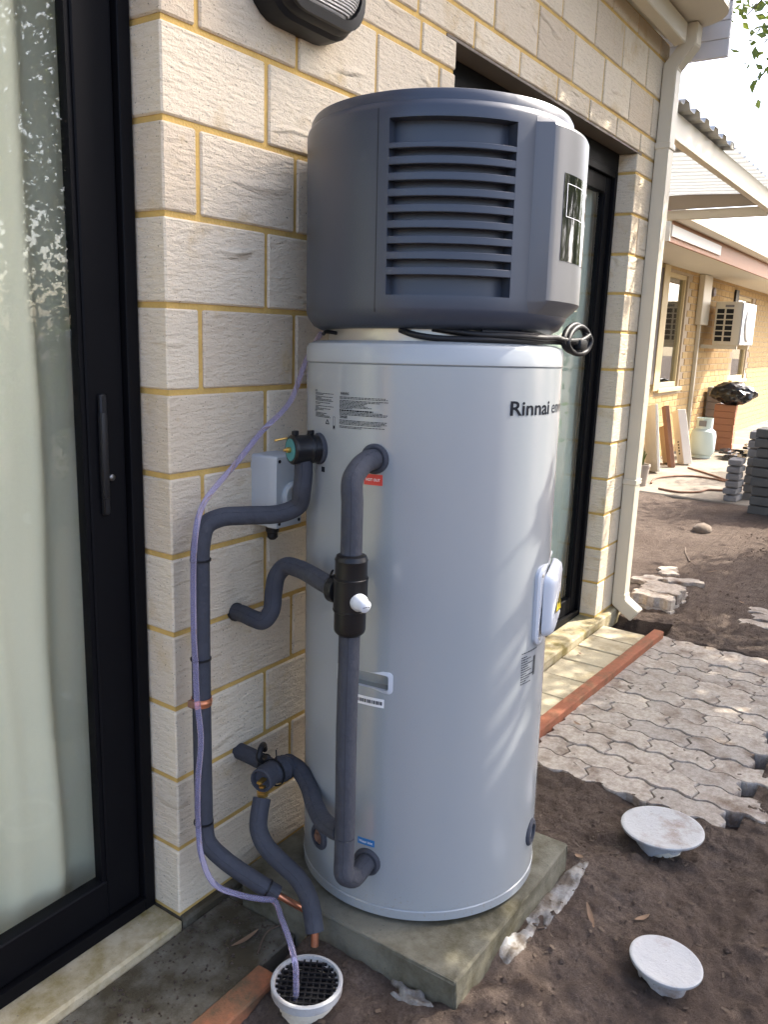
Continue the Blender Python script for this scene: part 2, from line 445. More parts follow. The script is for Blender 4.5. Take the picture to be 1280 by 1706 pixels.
JA = [.2896, .5896, .8896]; JB = [.0929, .3869, .6869, .9869]
for k in range(-1, 11):                                  # full courses below the door head
    z0 = (10-k)*C; z1 = z0+C
    course(0, 1.071, z0, z1, JA if k % 2 == 0 else JB)
    course(2.671, 2.982, z0, z1, [2.772] if k % 2 == 0 else [])
Z = 12*C
course(0, 1.071, Z, Z+.086, JA); course(2.671, 2.982, Z, Z+.086, [])
tops = [(Z+.086, Z+.172, series(1.173, .3035)), (Z+.172, Z+.344, series(1.289, .3055)), (Z+.344, Z+.516, series(1.777, .3055)), (Z+.516, Z+.598, series(1.63, .3055))]
for z0, z1, js in tops: course(-2.3, 2.982, z0, z1, js)
# the shell of the rooms behind
shell = bmesh.new()
box_bm(shell, (-2.95, 4.4, -.3), (2.98, 4.6, 2.62)); box_bm(shell, (-2.97, .24, -.3), (-2.85, 4.4, 2.62)); box_bm(shell, (2.86, .24, -.3), (2.975, 4.4, 2.62))
box_bm(shell, (.45, .24, -.05), (.55, 4.4, 2.5)); box_bm(shell, (-2.9, .24, 2.5), (2.9, 4.5, 2.62)); box_bm(shell, (-2.85, .235, -.2), (2.86, 4.4, -.05))
link('room_shell', bmmesh('room_shell', shell, M['room']), house)
# lintel over the window
box('lintel', (1.02, .002, 2.1445), (2.73, .088, 2.1525), plain('painted_steel_lintel', (.10, .075, .055), .6, var=.3), house)
# concrete sill strips
bm = bmesh.new(); box_bm(bm, (-2.3, -.012, -.075), (.0, .155, -.002), .006, 1); link('door_sill', bmmesh('door_sill', bm, M['sill']), house)
bm = bmesh.new(); box_bm(bm, (1.02, -.030, -.10), (3.0, .155, -.006), .008, 1); link('window_sill', bmmesh('window_sill', bm, M['sill']), house)
bm = bmesh.new(); box_bm(bm, (.002, -.014, -.12), (1.02, .10, -.003), .006, 1); link('footing', bmmesh('footing', bm, M['concrete']), house)

def framed(name, x0, x1, z0, z1, stile_l, stile_r, bot, top):
    root = link(name, None, house)
    f = bmesh.new()
    box_bm(f, (x0, .080, z0), (x0+.030, .165, z1), .002); box_bm(f, (x1-.030, .080, z0), (x1, .165, z1), .002)
    box_bm(f, (x0+.0301, .080, z0), (x1-.0301, .165, z0+.030), .002); box_bm(f, (x0+.0301, .080, z1-.030), (x1-.0301, .165, z1), .002)
    box_bm(f, (x0+.032, .072, z0+.0305), (x1-.032, .079, z0+.040)); 
    link('frame', bmmesh('frame', f, M['black_alu']), root)
    f = bmesh.new(); a = .096
    box_bm(f, (x0+.031, a, z0+.031), (x0+stile_l, a+.036, z1-.031), .003); box_bm(f, (x1-stile_r, a, z0+.031), (x1-.031, a+.036, z1-.031), .003)
    box_bm(f, (x0+stile_l+.0002, a, z0+.031), (x1-stile_r-.0002, a+.036, z0+bot), .003); box_bm(f, (x0+stile_l+.0002, a, z1-top), (x1-stile_r-.0002, a+.036, z1-.031), .003)
    # thin beads
    box_bm(f, (x1-stile_r-.010, a+.006, z0+bot), (x1-stile_r-.0003, a+.03, z1-top)); 
    link('sash', bmmesh('sash', f, M['black_alu']), root)
    g = box('pane', (x0+stile_l-.008, a+.016, z0+bot-.008), (x1-stile_r-.004, a+.021, z1-top+.008), M['glass'], root)
    return root
door = framed('sliding_door', -2.295, -.002, -.002, 2.145, .118, .118, .125, .10)
win = framed('window', 1.073, 2.669, -.002, 2.070, .095, .095, .11, .10)
wb = box('head_box', (1.073, .082, 2.0705), (2.669, .165, 2.144), M['black_alu'], win)
# door handle
hb = bmesh.new(); box_bm(hb, (-.100, .080, .990), (-.084, .0955, 1.165), .005, 2); box_bm(hb, (-.098, .084, .955), (-.082, .0958, 1.20), .003)
hd = link('handle', bmmesh('handle', hb, M['rubber'], True, 40), door)
lathe('lock', [(.001, 0), (.007, 0), (.007, .006), (.004, .008)], plain('dull_chrome', (.16, .16, .16), .4, 1.0), hd, 16, loc=(-.072, .0955, 1.03), rot=axis_rot((0, -1, 0)))

def curtain_mesh(x0, x1, y, z0, z1, folds, amp, seed, mat=None):
    r = np.random.default_rng(seed); nx_, nz_ = 180, 40
    X = np.linspace(x0, x1, nx_); T = np.linspace(0, 1, nz_)
    ph = r.uniform(0, 6, 4); vs = []
    for t in T:
        for x in X:
            u = (x-x0)*folds
            sh = .25*math.sin(3*t+ph[3]+x*5)
            yy = y + amp*(math.sin(u+sh+ph[0]) + .45*math.sin(2.3*u+ph[1]+.8*t) + .35*math.sin(.47*u+ph[2]+1.5*t)) + .012*math.sin(14*t+u*.6)*(1-t)
            vs.append((x, yy, z0+(z1-z0)*t))
    fs = [(j*nx_+i, j*nx_+i+1, (j+1)*nx_+i+1, (j+1)*nx_+i) for j in range(nz_-1) for i in range(nx_-1)]
    return mesh('curtain', vs, fs, mat or M['curtain'], True)
tag(link('curtain', curtain_mesh(-1.6, -.02, .205, .02, 2.1, 26, .026, 3)), 'pale hanging curtain behind the glass of the black sliding door', 'curtain')
tag(link('curtain', curtain_mesh(1.1, 2.66, .158, .02, 2.08, 22, .006, 5, M['blind'])), 'pale curtain behind the window right of the water heater', 'curtain')

# eave, gutter, downpipe
ev = link('eave', None, house)
box('fascia', (-2.9, -.048, 2.664), (2.90, .0, 2.78), M['soffit'], ev)
prism('gutter', [(-.05, 2.615), (-.102, 2.622), (-.102, 2.705), (-.05, 2.712)], 0, -2.9, 2.865, M['cream'], ev, .004)
# wide eave underside with a rounded corner
pl = [(-2.9, -.05), (-2.9, -.28), (2.80, -.28)]
pl += [(2.80+.2*math.sin(a), -.08-.2*math.cos(a)) for a in np.linspace(.1, math.pi/2, 12)] + [(3.0, .24), (-2.9, .24)]
prism('soffit', pl, 2, 2.716, 2.735, M['soffit'], ev)
prism('roof', pl, 2, 2.737, 2.90, M['zinc'], ev)
for i in range(4):
    z0 = 2.60+i*.075
    box('board', (3.05-.003*i, -.235, z0), (3.075-.003*i, .35, z0+.0735), M['lilac'], ev, .002)
dp = link('downpipe', None, house)
def rect_sweep(name, pts, w, d, mat, parent):
    """rectangular pipe in the plane x=const; pts are (y,z) of the centre line, w along x, d across"""
    vs, fs = [], []; n = len(pts)
    for i, (y, z) in enumerate(pts):
        if i == 0: t = Vector((pts[1][0]-y, pts[1][1]-z)).normalized(); k = 1
        elif i == n-1: t = Vector((y-pts[i-1][0], z-pts[i-1][1])).normalized(); k = 1
        else:
            a = Vector((y-pts[i-1][0], z-pts[i-1][1])).normalized(); b = Vector((pts[i+1][0]-y, pts[i+1][1]-z)).normalized()
            t = (a+b).normalized(); k = 1/max(.3, t.dot(a))
        nn = Vector((-t.y, t.x))*d/2*k
        for sx in (-1, 1):
            for sn in (-1, 1): vs.append((2.93+sx*w/2, y+sn*nn.x, z+sn*nn.y))
    for i in range(n-1):
        a, b = i*4, i*4+4
        fs += [(a, a+1, b+1, b), (a+1, a+3, b+3, b+1), (a+3, a+2, b+2, b+3), (a+2, a, b, b+2)]
    fs += [(0, 2, 3, 1), ((n-1)*4, (n-1)*4+1, (n-1)*4+3, (n-1)*4+2)]
    me = mesh(name, vs, fs); bm = bmesh.new(); bm.from_mesh(me); bmesh.ops.recalc_face_normals(bm, faces=bm.faces[:])
    bmesh.ops.bevel(bm, geom=bm.edges[:], offset=.004, segments=2, affect='EDGES')
    return link(name, bmmesh(name, bm, mat, True, 30), parent)
rect_sweep('pipe', [(-.034, .03), (-.034, 2.545), (-.108, 2.635), (-.108, 2.712)], .080, .062, M['cream'], dp)
rect_sweep('shoe', [(-.036, .075), (-.038, .03), (-.125, -.03)], .083, .066, M['cream'], dp)
for z in (.64, 2.20): box('bracket', (2.886, -.070, z), (2.975, -.0, z+.028), M['cream'], dp, .003)

# ------------------------------------------------------------------ wall lamp, isolator switch
def rrect(w, h, r, n=6):
    out = []
    for cx, cy, a0 in ((w/2-r, h/2-r, 0), (-w/2+r, h/2-r, 90), (-w/2+r, -h/2+r, 180), (w/2-r, -h/2+r, 270)):
        for i in range(n+1):
            a = R(a0+90*i/n); out.append((cx+r*math.cos(a), cy+r*math.sin(a)))
    return out
def stack_rr(name, layers, mat, parent, place, angle=30):
    """layers: (w,h,r,depth); place(u,v,d)->world"""
    vs, fs = [], []; n = None
    for w, h, r, d in layers:
        p = rrect(w, h, min(r, w/2-1e-4, h/2-1e-4)); n = len(p)
        vs += [place(u, v, d) for u, v in p]
    for i in range(len(layers)-1):
        for k in range(n):
            a, b = i*n+k, i*n+(k+1) % n; fs.append((a, b, b+n, a+n))
    fs.append(tuple(reversed(range(n)))); fs.append(tuple(range((len(layers)-1)*n, len(layers)*n)))
    return link(name, mesh(name, vs, fs, mat, True, angle), parent)
lamp = tag(empty('bulkhead_lamp', (.372, 0, 2.075)), 'black oval bulkhead lamp with ribbed glass high on the brick wall', 'wall lamp')
lp = lambda u, v, d: (u, -d, v)
stack_rr('body', [(.30, .225, .085, -.004), (.305, .23, .088, .02), (.30, .225, .085, .052), (.285, .21, .08, .062), (.285, .21, .08, .070), (.272, .197, .074, .082)], M['rubber'], lamp, lp)
stack_rr('lens', [(.235, .160, .066, .0825), (.225, .150, .064, .095), (.19, .118, .05, .105), (.12, .06, .028, .110)], M['prism'], lamp, lp, 60)
vs, fs = [], []                                              # clamp ring round the lens
ring_o, ring_i = rrect(.274, .199, .075), rrect(.238, .163, .067); n = len(ring_o)
for p_, d in ((ring_o, .083), (ring_o, .092), (ring_i, .096), (ring_i, .083)): vs += [lp(u, v, d) for u, v in p_]
for i in range(4):
    for k in range(n):
        a, b = i*n+k, i*n+(k+1) % n; j = ((i+1) % 4)*n
        fs.append((a, b, j+(k+1) % n, j+k))
link('clamp_ring', mesh('clamp_ring', vs, fs, M['rubber'], True, 35), lamp)

sw = tag(empty('isolator_switch', (.285, 0, .975)), 'grey weatherproof isolator switch box on the wall behind the pipes', 'switch box')
stack_rr('back_box', [(.088, .165, .006, -.004), (.088, .165, .006, .046)], M['grey_box'], sw, lp)
stack_rr('cover', [(.090, .167, .006, .0465), (.090, .167, .006, .070), (.086, .163, .005, .075)], M['grey_box'], sw, lp)
lathe('dial', [(.034, .0752), (.034, .083), (.030, .087), (.024, .087), (.022, .081), (.001, .081)], M['grey_box'], sw, 32, loc=(.008, 0, -.012), rot=(R(90), 0, 0))
box('dial_grip', (.001, -.094, -.034), (.015, -.0815, .010), M['grey_box'], sw, .002)
lathe('gland', [(.016, 0), (.016, -.014), (.013, -.018), (.013, -.028), (.007, -.034)], M['rubber'], sw, 12, loc=(-.012, -.035, -.084))
for u, v in ((-.034, .072), (-.034, -.072), (.034, -.072)): lathe('screw', [(.004, 0), (.004, .0015)], M['rubber'], sw, 10, loc=(u, -.0752, v), rot=(R(90), 0, 0))

# ------------------------------------------------------------------ the pad and the laid ground
padb = bmesh.new(); box_bm(padb, (PAD[0], PAD[1], -.06), (PAD[2], PAD[3], .069), .006, 2)
bmesh.ops.subdivide_edges(padb, edges=padb.edges[:], cuts=3, use_grid_fill=True)
for v in padb.verts:
    v.co += Vector((rng.uniform(-1, 1)*.0015, rng.uniform(-1, 1)*.0015, -abs(rng.uniform(0, 1))*.0008))
tag(link('concrete_pad', bmmesh('concrete_pad', padb, M['pad'])), 'weathered square concrete slab under the water heater', 'concrete pad')
bm = bmesh.new(); box_bm(bm, (-2.3, -.232, -.12), (.1415, -.0125, -.024), .004); box_bm(bm, (.1416, -.0595, -.12), (1.02, -.0145, -.026)); link('apron', bmmesh('apron', bm, M['concrete']))['kind'] = 'structure'
ed = tag(empty('kerb_edging', (0, 0, 0)), 'terracotta coloured kerb edging running parallel to the house wall', 'kerb')
def bar_along(name, x0, x1, y0, y1, w, z0, z1, mat, parent):
    vs = []
    for x, y in ((x0, y0), (x1, y1)):
        for dy, z in ((0, z0), (0, z1), (-w*.5, z1+.001), (-w, z1-.001), (-w, z0)): vs.append((x, y+dy, z))
    fs = [(i, (i+1) % 5, 5+(i+1) % 5, 5+i) for i in range(5)] + [(4, 3, 2, 1, 0), (5, 6, 7, 8, 9)]
    bm = bmesh.new(); me = mesh(name, vs, fs); bm.from_mesh(me); bmesh.ops.recalc_face_normals(bm, faces=bm.faces[:])
    bmesh.ops.bevel(bm, geom=bm.edges[:], offset=.004, segments=1, affect='EDGES')
    return link(name, bmmesh(name, bm, mat), parent)
bar_along('segment', 1.30, 2.77, -.203, -.262, .050, -.14, -.026, M['edging'], ed)
bar_along('segment', -.9, .015, -.2335, -.2345, .060, -.14, -.012, M['edging_old'], ed)
# sandy pavers between wall and edging
yp = tag(empty('sandy_paving', (0, 0, 0)), kind='structure')
jx = [1.20, 1.385, 1.58, 1.77, 1.972, 2.175, 2.356, 2.526, 2.70]
for a, b in zip(jx[:-1], jx[1:]):
    y1 = -.206-.045*((a+b)/2-1.3)/1.47
    vs_ = cbox_mesh('paver', (b-a-.008, abs(y1)-.036, .06), M['ypaver'], .004)
    o = link('paver', vs_, yp); o.location = ((a+b)/2, (y1-.034)/2, -.072+rng.uniform(-.003, .002)); o.rotation_euler = (rng.uniform(-.012, .012), rng.uniform(-.01, .01), rng.uniform(-.02, .02))

# interlocking pavers: rows along Y, pitch .108 along X
PW, PL = .1085, .217
def wv(t):                                                # period PW, trapezoid wave
    t = (t/PW) % 1.0
    pts = [(0, -1), (.18, -1), (.42, 1), (.62, 1), (.86, -1), (1, -1)]
    for (a, va), (b, vb) in zip(pts[:-1], pts[1:]):
        if a <= t <= b: return (va+(vb-va)*(t-a)/(b-a))*.0085
    return -.0085
def paver_mesh(seed, y0=0.0, y1=PL):
    r = random.Random(seed); g = .0022
    brk = sorted({y for k in range(-1, 4) for y in [PW*(k+f) for f in (0, .18, .42, .62, .86)] if y0 < y < y1})
    left = [(wv(y)+g, y) for y in brk]; right = [(PW+wv(y)-g, y) for y in brk]
    e0 = [(wv(y0)+g, y0+g), (PW*.38, y0+g-.011), (PW*.62, y0+g+.011), (PW+wv(y0)-g, y0+g)]
    e1 = [(wv(y1)+g, y1-g), (PW*.38, y1-g-.011), (PW*.62, y1-g+.011), (PW+wv(y1)-g, y1-g)]
    poly = e0 + right + e1[::-1] + left[::-1]
    cx, cy = PW/2, (y0+y1)/2
    poly = [(x-cx+r.uniform(-1, 1)*.0009, y-cy+r.uniform(-1, 1)*.0009) for x, y in poly]
    n = len(poly)
    inn = [(x*.962, y*.980) for x, y in poly]
    vs = [(x, y, -.055) for x, y in poly] + [(x, y, -.0045) for x, y in poly] + [(x, y, 0) for x, y in inn]
    fs = [(i, (i+1) % n, n+(i+1) % n, n+i) for i in range(n)] + [(n+i, n+(i+1) % n, 2*n+(i+1) % n, 2*n+i) for i in range(n)] + [tuple(range(2*n, 3*n))]
    fs.append(tuple(reversed(range(n))))
    return mesh('paver', vs, fs, M['paver'])
PVS = [paver_mesh(s) for s in range(5)]; PHALF = [paver_mesh(20+s, 0, PL/2) for s in range(3)]
path = tag(empty('paver_path', (0, 0, 0)), kind='structure')
yt = -.262
for i in range(14):
    x = 1.275 + i*PW + PW/2
    top = -.252-.045*(x-1.3)/1.47-.008
    y = -.262-.0*i - (PW if i % 2 else 0)
    if i % 2:
        o = link('paver', PHALF[i % 3], path, (x, y+PW/2, -.060+rng.uniform(-.0025, .0025)))
    for k in range(4):
        yy = y-PL*(k+.5)
        if yy < -1.02: break
        if i < 3 and yy < -.90 and rng.random() < .0: continue
        o = link('paver', PVS[rng.randrange(5)], path, (x, yy, -.060+rng.uniform(-.003, .003)))
        o.rotation_euler = (rng.uniform(-.014, .014), rng.uniform(-.014, .014), rng.uniform(-.01, .01))

slab = box('concrete_slab', (6.75, -.3, -.2), (16, 1.63, -.071), M['slab'], None, .01); slab['kind'] = 'structure'

# ------------------------------------------------------------------ the water heater
heater = tag(empty('water_heater'), 'tall pale grey heat pump water heater with dark slate top unit', 'water heater')
axv = Vector((.01799182, .024189, .99954549)); e1v = Vector((.99983804, 0, -.01799708)); e2v = axv.cross(e1v)
hm = Matrix((e1v, e2v, axv)).transposed().to_4x4(); hm.translation = (.477, -.346, .0705)
heater.matrix_world = hm
TR = .2862
def cyl(th, h, r): a = R(th); return Vector((r*math.cos(a), r*math.sin(a), h))
def shell(name, rows, mat, pockets=(), parent=heater, step=2.5, top=False, bot=False):
    """rows (r,h); pockets: (a0,a1,h0,h1,depth)"""
    A = [i*step-180 for i in range(int(360/step))]
    H = sorted(rows, key=lambda t: 0)                      # keep order
    hs = list(rows)
    cols = [(a, None) for a in A]
    for pi, (a0, a1, h0, h1, dp_) in enumerate(pockets):
        cols = [(a, s) for a, s in cols if not (abs((a-a0+180) % 360-180) < step*.4 or abs((a-a1+180) % 360-180) < step*.4)]
        cols += [(a0, 'o'), (a0+1e-4, 'i'), (a1-1e-4, 'i'), (a1, 'o')]
        def rat(h):
            for (r0, z0), (r1, z1) in zip(rows[:-1], rows[1:]):
                if z0 <= h <= z1 and z1 > z0: return r0+(r1-r0)*(h-z0)/(z1-z0)
        hs += [(rat(h0), h0-1e-6), (rat(h0), h0+1e-6), (rat(h1), h1-1e-6), (rat(h1), h1+1e-6)]
    if pockets: hs = sorted(hs, key=lambda t: t[1])
    cols = sorted(cols, key=lambda t: ((t[0]+180) % 360))
    vs = []; nc = len(cols)
    for r, h in hs:
        for a, s in cols:
            rr = r
            for a0, a1, h0, h1, dp_ in pockets:
                am = (a-a0) % 360
                if 0 < am < (a1-a0) % 360 and h0 < h < h1: rr = r-dp_
            vs.append(cyl(a, h, rr))
    fs = [(i*nc+k, i*nc+(k+1) % nc, (i+1)*nc+(k+1) % nc, (i+1)*nc+k) for i in range(len(hs)-1) for k in range(nc)]
    if bot: fs.append(tuple(reversed(range(nc))))
    if top: fs.append(tuple(range((len(hs)-1)*nc, len(hs)*nc)))
    return link(name, mesh(name, vs, fs, mat, True, 32), parent)
shell('tank', [(TR, .026), (TR, .5), (TR, 1.199)], M['tank'], [(-187, -163.2, .5285, .5635, .03)], top=True, bot=True)
shell('base_ring', [(.272, .0), (TR+.0012, .003), (TR+.0012, .0225), (TR-.002, .0255)], M['tank'], top=True, bot=True)
shell('lid', [(TR-.004, 1.1985), (TR+.001, 1.2025), (TR+.001, 1.232), (TR-.004, 1.240), (TR-.02, 1.2465), (.20, 1.2475)], M['lid'], top=True, bot=True)
shell('neck', [(.238, 1.246), (.238, 1.274)], M['tin'], top=True, bot=True)
LP0, LP1 = -168.5, -119.3
HR = .2878
shell('casing', [(.225, 1.270), (.256, 1.271), (.272, 1.279), (.2835, 1.296), (HR-.001, 1.304), (HR, 1.309), (HR, 1.5), (HR, 1.667), (HR-.002, 1.6735), (HR-.0075, 1.680), (HR-.0085, 1.692), (HR-.013, 1.700), (.262, 1.7045), (.12, 1.706)], M['head'], [(LP0, LP1, 1.332, 1.649, .030)], top=True, bot=True)
def arc_bar(name, a0, a1, prof, mat, parent=heater, n=22, endr=0):
    """prof: list of (dr,h) closed polygon swept between angles at radius HR"""
    vs, fs = [], []; m = len(prof)
    for i in range(n+1):
        a = a0+(a1-a0)*i/n
        vs += [cyl(a, h, r) for r, h in prof]
    for i in range(n):
        for k in range(m):
            b = (k+1) % m
            fs.append((i*m+k, (i+1)*m+k, (i+1)*m+b, i*m+b))
    fs.append(tuple(range(m))); fs.append(tuple(reversed(range(n*m, n*m+m))))
    bm = bmesh.new(); me = mesh(name, vs, fs); bm.from_mesh(me); bpy.data.meshes.remove(me); bmesh.ops.recalc_face_normals(bm, faces=bm.faces[:])
    return link(name, bmmesh(name, bm, mat, True, 30), parent)
slots = [(1.606, 1.649)] + [(1.5815-.0283*i, 1.5955-.0283*i) for i in range(8)] + [(1.332, 1.369)]
# slats fill the space between the slots
for (lo_u, _), (_, hi_d) in zip(slots[:-1], slots[1:]):
    t, b = lo_u, hi_d
    arc_bar('louver_slat', LP0+.02, LP1-.02, [(HR-.0298, t-.004), (HR-.0012, t-.0002), (HR-.0002, t-.0014), (HR-.0002, b+.0012), (HR-.0012, b), (HR-.0295, b+.002)], M['head'])
# side seam and control panel bulge
arc_bar('seam', -173.2, -172.9, [(HR-.001, 1.30), (HR+.0003, 1.30), (HR+.0003, 1.668), (HR-.001, 1.668)], M['rubber'], n=1)
vs, fs = [], []
cols = [(-111.5, -.004), (-110.5, .0005), (-105.0, .0225), (-103.8, .0245)] + [(a, .0250) for a in np.linspace(-102.5, -47.5, 23)] + [(-46.2, .0245), (-45.0, .0225), (-39.5, .0005), (-38.5, -.004)]
rows = [(-.6, 1.298), (.0, 1.302), (.86, 1.326), (1, 1.331), (1, 1.5), (1, 1.652), (.9, 1.657), (.35, 1.666), (-.6, 1.673)]
for f_, h in rows:
    for a, d in cols:
        dd = (d*f_ if d > 0 else d) if f_ > 0 else -.004
        vs.append(cyl(a, h, HR+dd))
nc = len(cols)
fs = [(i*nc+k, i*nc+k+1, (i+1)*nc+k+1, (i+1)*nc+k) for i in range(len(rows)-1) for k in range(nc-1)]
cp = link('control_panel', mesh('control_panel', vs, fs, M['panel'], True, 22), heater)
def patch(name, a0, a1, h0, h1, r, mat, parent=heater, n=12, th=.0008):
    return arc_bar(name, a0, a1, [(r, h0), (r+th, h0), (r+th, h1), (r, h1)], mat, parent, n)
disp = patch('display', -98.6, -55, 1.409, 1.572, HR+.0245, M['screen'], heater, 18, .0014)
ro = HR+.0260
for a0, a1, h0, h1 in ((-96.4, -57, 1.5535, 1.5545), (-96.4, -57, 1.4925, 1.4935), (-96.4, -96.15, 1.4935, 1.5535)):
    patch('display_line', a0, a1, h0, h1, ro, M['paper'], disp, 14, .0004)

def wrap(name, items, r, mat, parent=heater, th=0.0):
    """quads given as (s0,s1,h0,h1) with arc length s measured from angle 0 (metres, at radius r)"""
    vs, fs = [], []
    for s0, s1, h0, h1 in items:
        m = max(1, int(abs(s1-s0)/.004)); b = len(vs)
        for i in range(m+1):
            a = math.degrees((s0+(s1-s0)*i/m)/r)
            vs += [cyl(a, h0, r), cyl(a, h1, r)]
        for i in range(m): fs.append((b+2*i, b+2*i+2, b+2*i+3, b+2*i+1))
    return link(name, mesh(name, vs, fs, mat), parent)
def S_(deg, r=TR): return R(deg)*r
def lettering(name, text, a0, h, height, width, r, mat, parent=heater, bold=0.0):
    """flat lettering wrapped on the drum: starts at angle a0 and runs towards larger angles"""
    cu = bpy.data.curves.new('txt', 'FONT'); cu.body = text; cu.size = 1.0; cu.offset = bold
    cu.resolution_u = 3
    ob = bpy.data.objects.new('txt', cu); COL.objects.link(ob)
    bpy.context.view_layer.update()
    me = bpy.data.meshes.new_from_object(ob.evaluated_get(bpy.context.evaluated_depsgraph_get()))
    bpy.data.objects.remove(ob); bpy.data.curves.remove(cu)
    bm = bmesh.new(); bm.from_mesh(me); bpy.data.meshes.remove(me)
    x0 = min(v.co.x for v in bm.verts); x1 = max(v.co.x for v in bm.verts)
    y1 = max(v.co.y for v in bm.verts)
    for v in bm.verts:
        s = (v.co.x-x0)/(x1-x0)*width; hh = v.co.y/.72*height
        v.co = cyl(a0+math.degrees(s/r), h+hh, r)
    return link(name, bmmesh(name, bm, mat), parent)
RT = TR+.0007
lettering('brand_lettering', 'Rinnai', -116.0, 1.106, .029, .128, RT, M['ink'], bold=.018)
lettering('brand_lettering', 'enviroflo', -87.6, 1.107, .028, .165, RT, M['ink'], bold=-.002)
def fine_print(name, a0, a1, h_top, lines, step, seed, hgt=.0022, gap=.0016):
    r = random.Random(seed); it = []
    h = h_top
    for L_ in lines:
        if L_ <= 0: h -= step*.7; continue
        s = S_(a0); e = S_(a0)+(S_(a1)-S_(a0))*L_
        while s < e:
            w = r.uniform(.003, .010); it.append((s, min(s+w, e), h-hgt, h)); s += w+gap
        h -= step
    return wrap(name, it, RT, M['ink'])
lettering('label_heading', 'NOTE', 150.8, 1.1400, .0040, .011, RT, M['ink'], bold=.02)
def block(a0, a1, h, lines, seed): fine_print('label_print', a0, a1, h, lines, .0026, seed, .0012, .0011)
block(151.6, 166.6, 1.1375, [1, .5, 0, .97, .4, .9, .98, 0, .85, .3, 0, 1, .2, .85, .5], 1)
lettering('label_heading', 'NOTE', 150.8, 1.0985, .0036, .011, RT, M['ink'], bold=.02)
block(152.0, 166.0, 1.0965, [.7, .55, .85, .9], 6)
lettering('label_heading', 'WARNING', 170.4, 1.1375, .0052, .024, RT, M['ink'], bold=.03)
block(170.4, 194.2, 1.1335, [.95, .99, 0, 1, .85, .6, .55, .62, .7, .3], 2)
fine_print('label_print', 170.4, 188, 1.1075, [.98], .004, 3, .0026, .0010)
block(170.4, 194, 1.1035, [.9, 1, .98], 4)
lettering('label_heading', 'DANGER', 170.4, 1.0905, .0052, .021, RT, M['ink'], bold=.03)
block(170.4, 194, 1.0868, [1, .97, .99, .9, 0, .95, .5], 5)
# recycling triangle and small box
tri = []
for k in range(3):
    a = R(90+120*k); b = R(90+120*(k+1)); tri.append((math.cos(a)*.009, math.sin(a)*.009, math.cos(b)*.009, math.sin(b)*.009))
tv, tf = [], []
for x0, y0, x1, y1 in tri:
    dx, dy = (x1-x0)*.1, (y1-y0)*.1; x0 += dx; y0 += dy; x1 -= dx; y1 -= dy
    nx_, ny_ = -(y1-y0)*.16, (x1-x0)*.16; b = len(tv)
    for x, y in ((x0, y0), (x1, y1), (x1+nx_, y1+ny_), (x0+nx_, y0+ny_)): tv.append(cyl(162.0+math.degrees(x/RT), 1.078+y*.85, RT))
    tf.append((b, b+1, b+2, b+3))
link('label_symbol', mesh('label_symbol', tv, tf, M['ink']), heater)
s0 = S_(166.4); wrap('label_print', [(s0, s0+.0065, 1.0905, 1.0912), (s0, s0+.0065, 1.0655, 1.0662), (s0, s0+.0007, 1.0655, 1.091), (s0+.0058, s0+.0065, 1.0655, 1.091), (s0+.001, s0+.0055, 1.067, 1.073)], RT, M['ink'])
lab = patch('hot_label', -176.3, -168.0, .9605, .9825, TR+.0002, M['red'], heater, 6, .0005)
lettering('label_print', 'HOT OUT', -175.4, .9688, .0055, .032, TR+.0010, M['paper'], lab, .02)
lab = patch('inlet_label', -176.0, -167.8, .163, .1785, TR+.0002, M['blue'], heater, 6, .0005)
lettering('label_print', 'Water Inlet', -175.4, .168, .006, .034, TR+.0010, M['paper'], lab, .015)
patch('small_label', 157.6, 160.2, .972, .983, TR+.0002, M['ink'], heater, 3, .0005)
bar = patch('barcode_label', -184, -165.0, .489, .508, TR+.0002, M['paper'], heater, 8, .0005)
it = []; s = S_(-183, TR); r_ = random.Random(4)
while s < S_(-166.2, TR):
    w = r_.choice([.0006, .001, .0018, .0028]); it.append((s, s+w, .4945, .5025)); s += w+r_.choice([.0006, .001, .0016])
wrap('barcode_print', it, TR+.001, M['ink'], bar)
fine_print('rating_print', -101.5, -88, .592, [1, 0, .3, .55, .35, .7, .4, .5, .6, .3, .8, .5, .3, .6], .0055, 8)
wrap('rating_code', [(S_(-91.5)+i*.0022, S_(-91.5)+i*.0022+.0013, .530, .575) for i in range(5)], RT, M['ink'])
# recessed grip rim
def on_drum(a_c, h_c, r0):
    return lambda u, v, d: cyl(a_c+math.degrees(u/r0), h_c+v, r0+d)
vs, fs = [], []; pf = on_drum(-175, .546, TR)
ro_, ri_ = rrect(.137, .047, .009, 5), rrect(.119, .034, .006, 5); n = len(ro_)
for p_, d in ((ro_, -.001), (ro_, .0025), (ri_, .0045), (ri_, -.004)): vs += [pf(u, v, d) for u, v in p_]
for i in range(3):
    for k in range(n): a, b = i*n+k, i*n+(k+1) % n; fs.append((a, b, b+n, a+n))
link('grip_rim', mesh('grip_rim', vs, fs, M['white_plastic'], True, 40), heater)
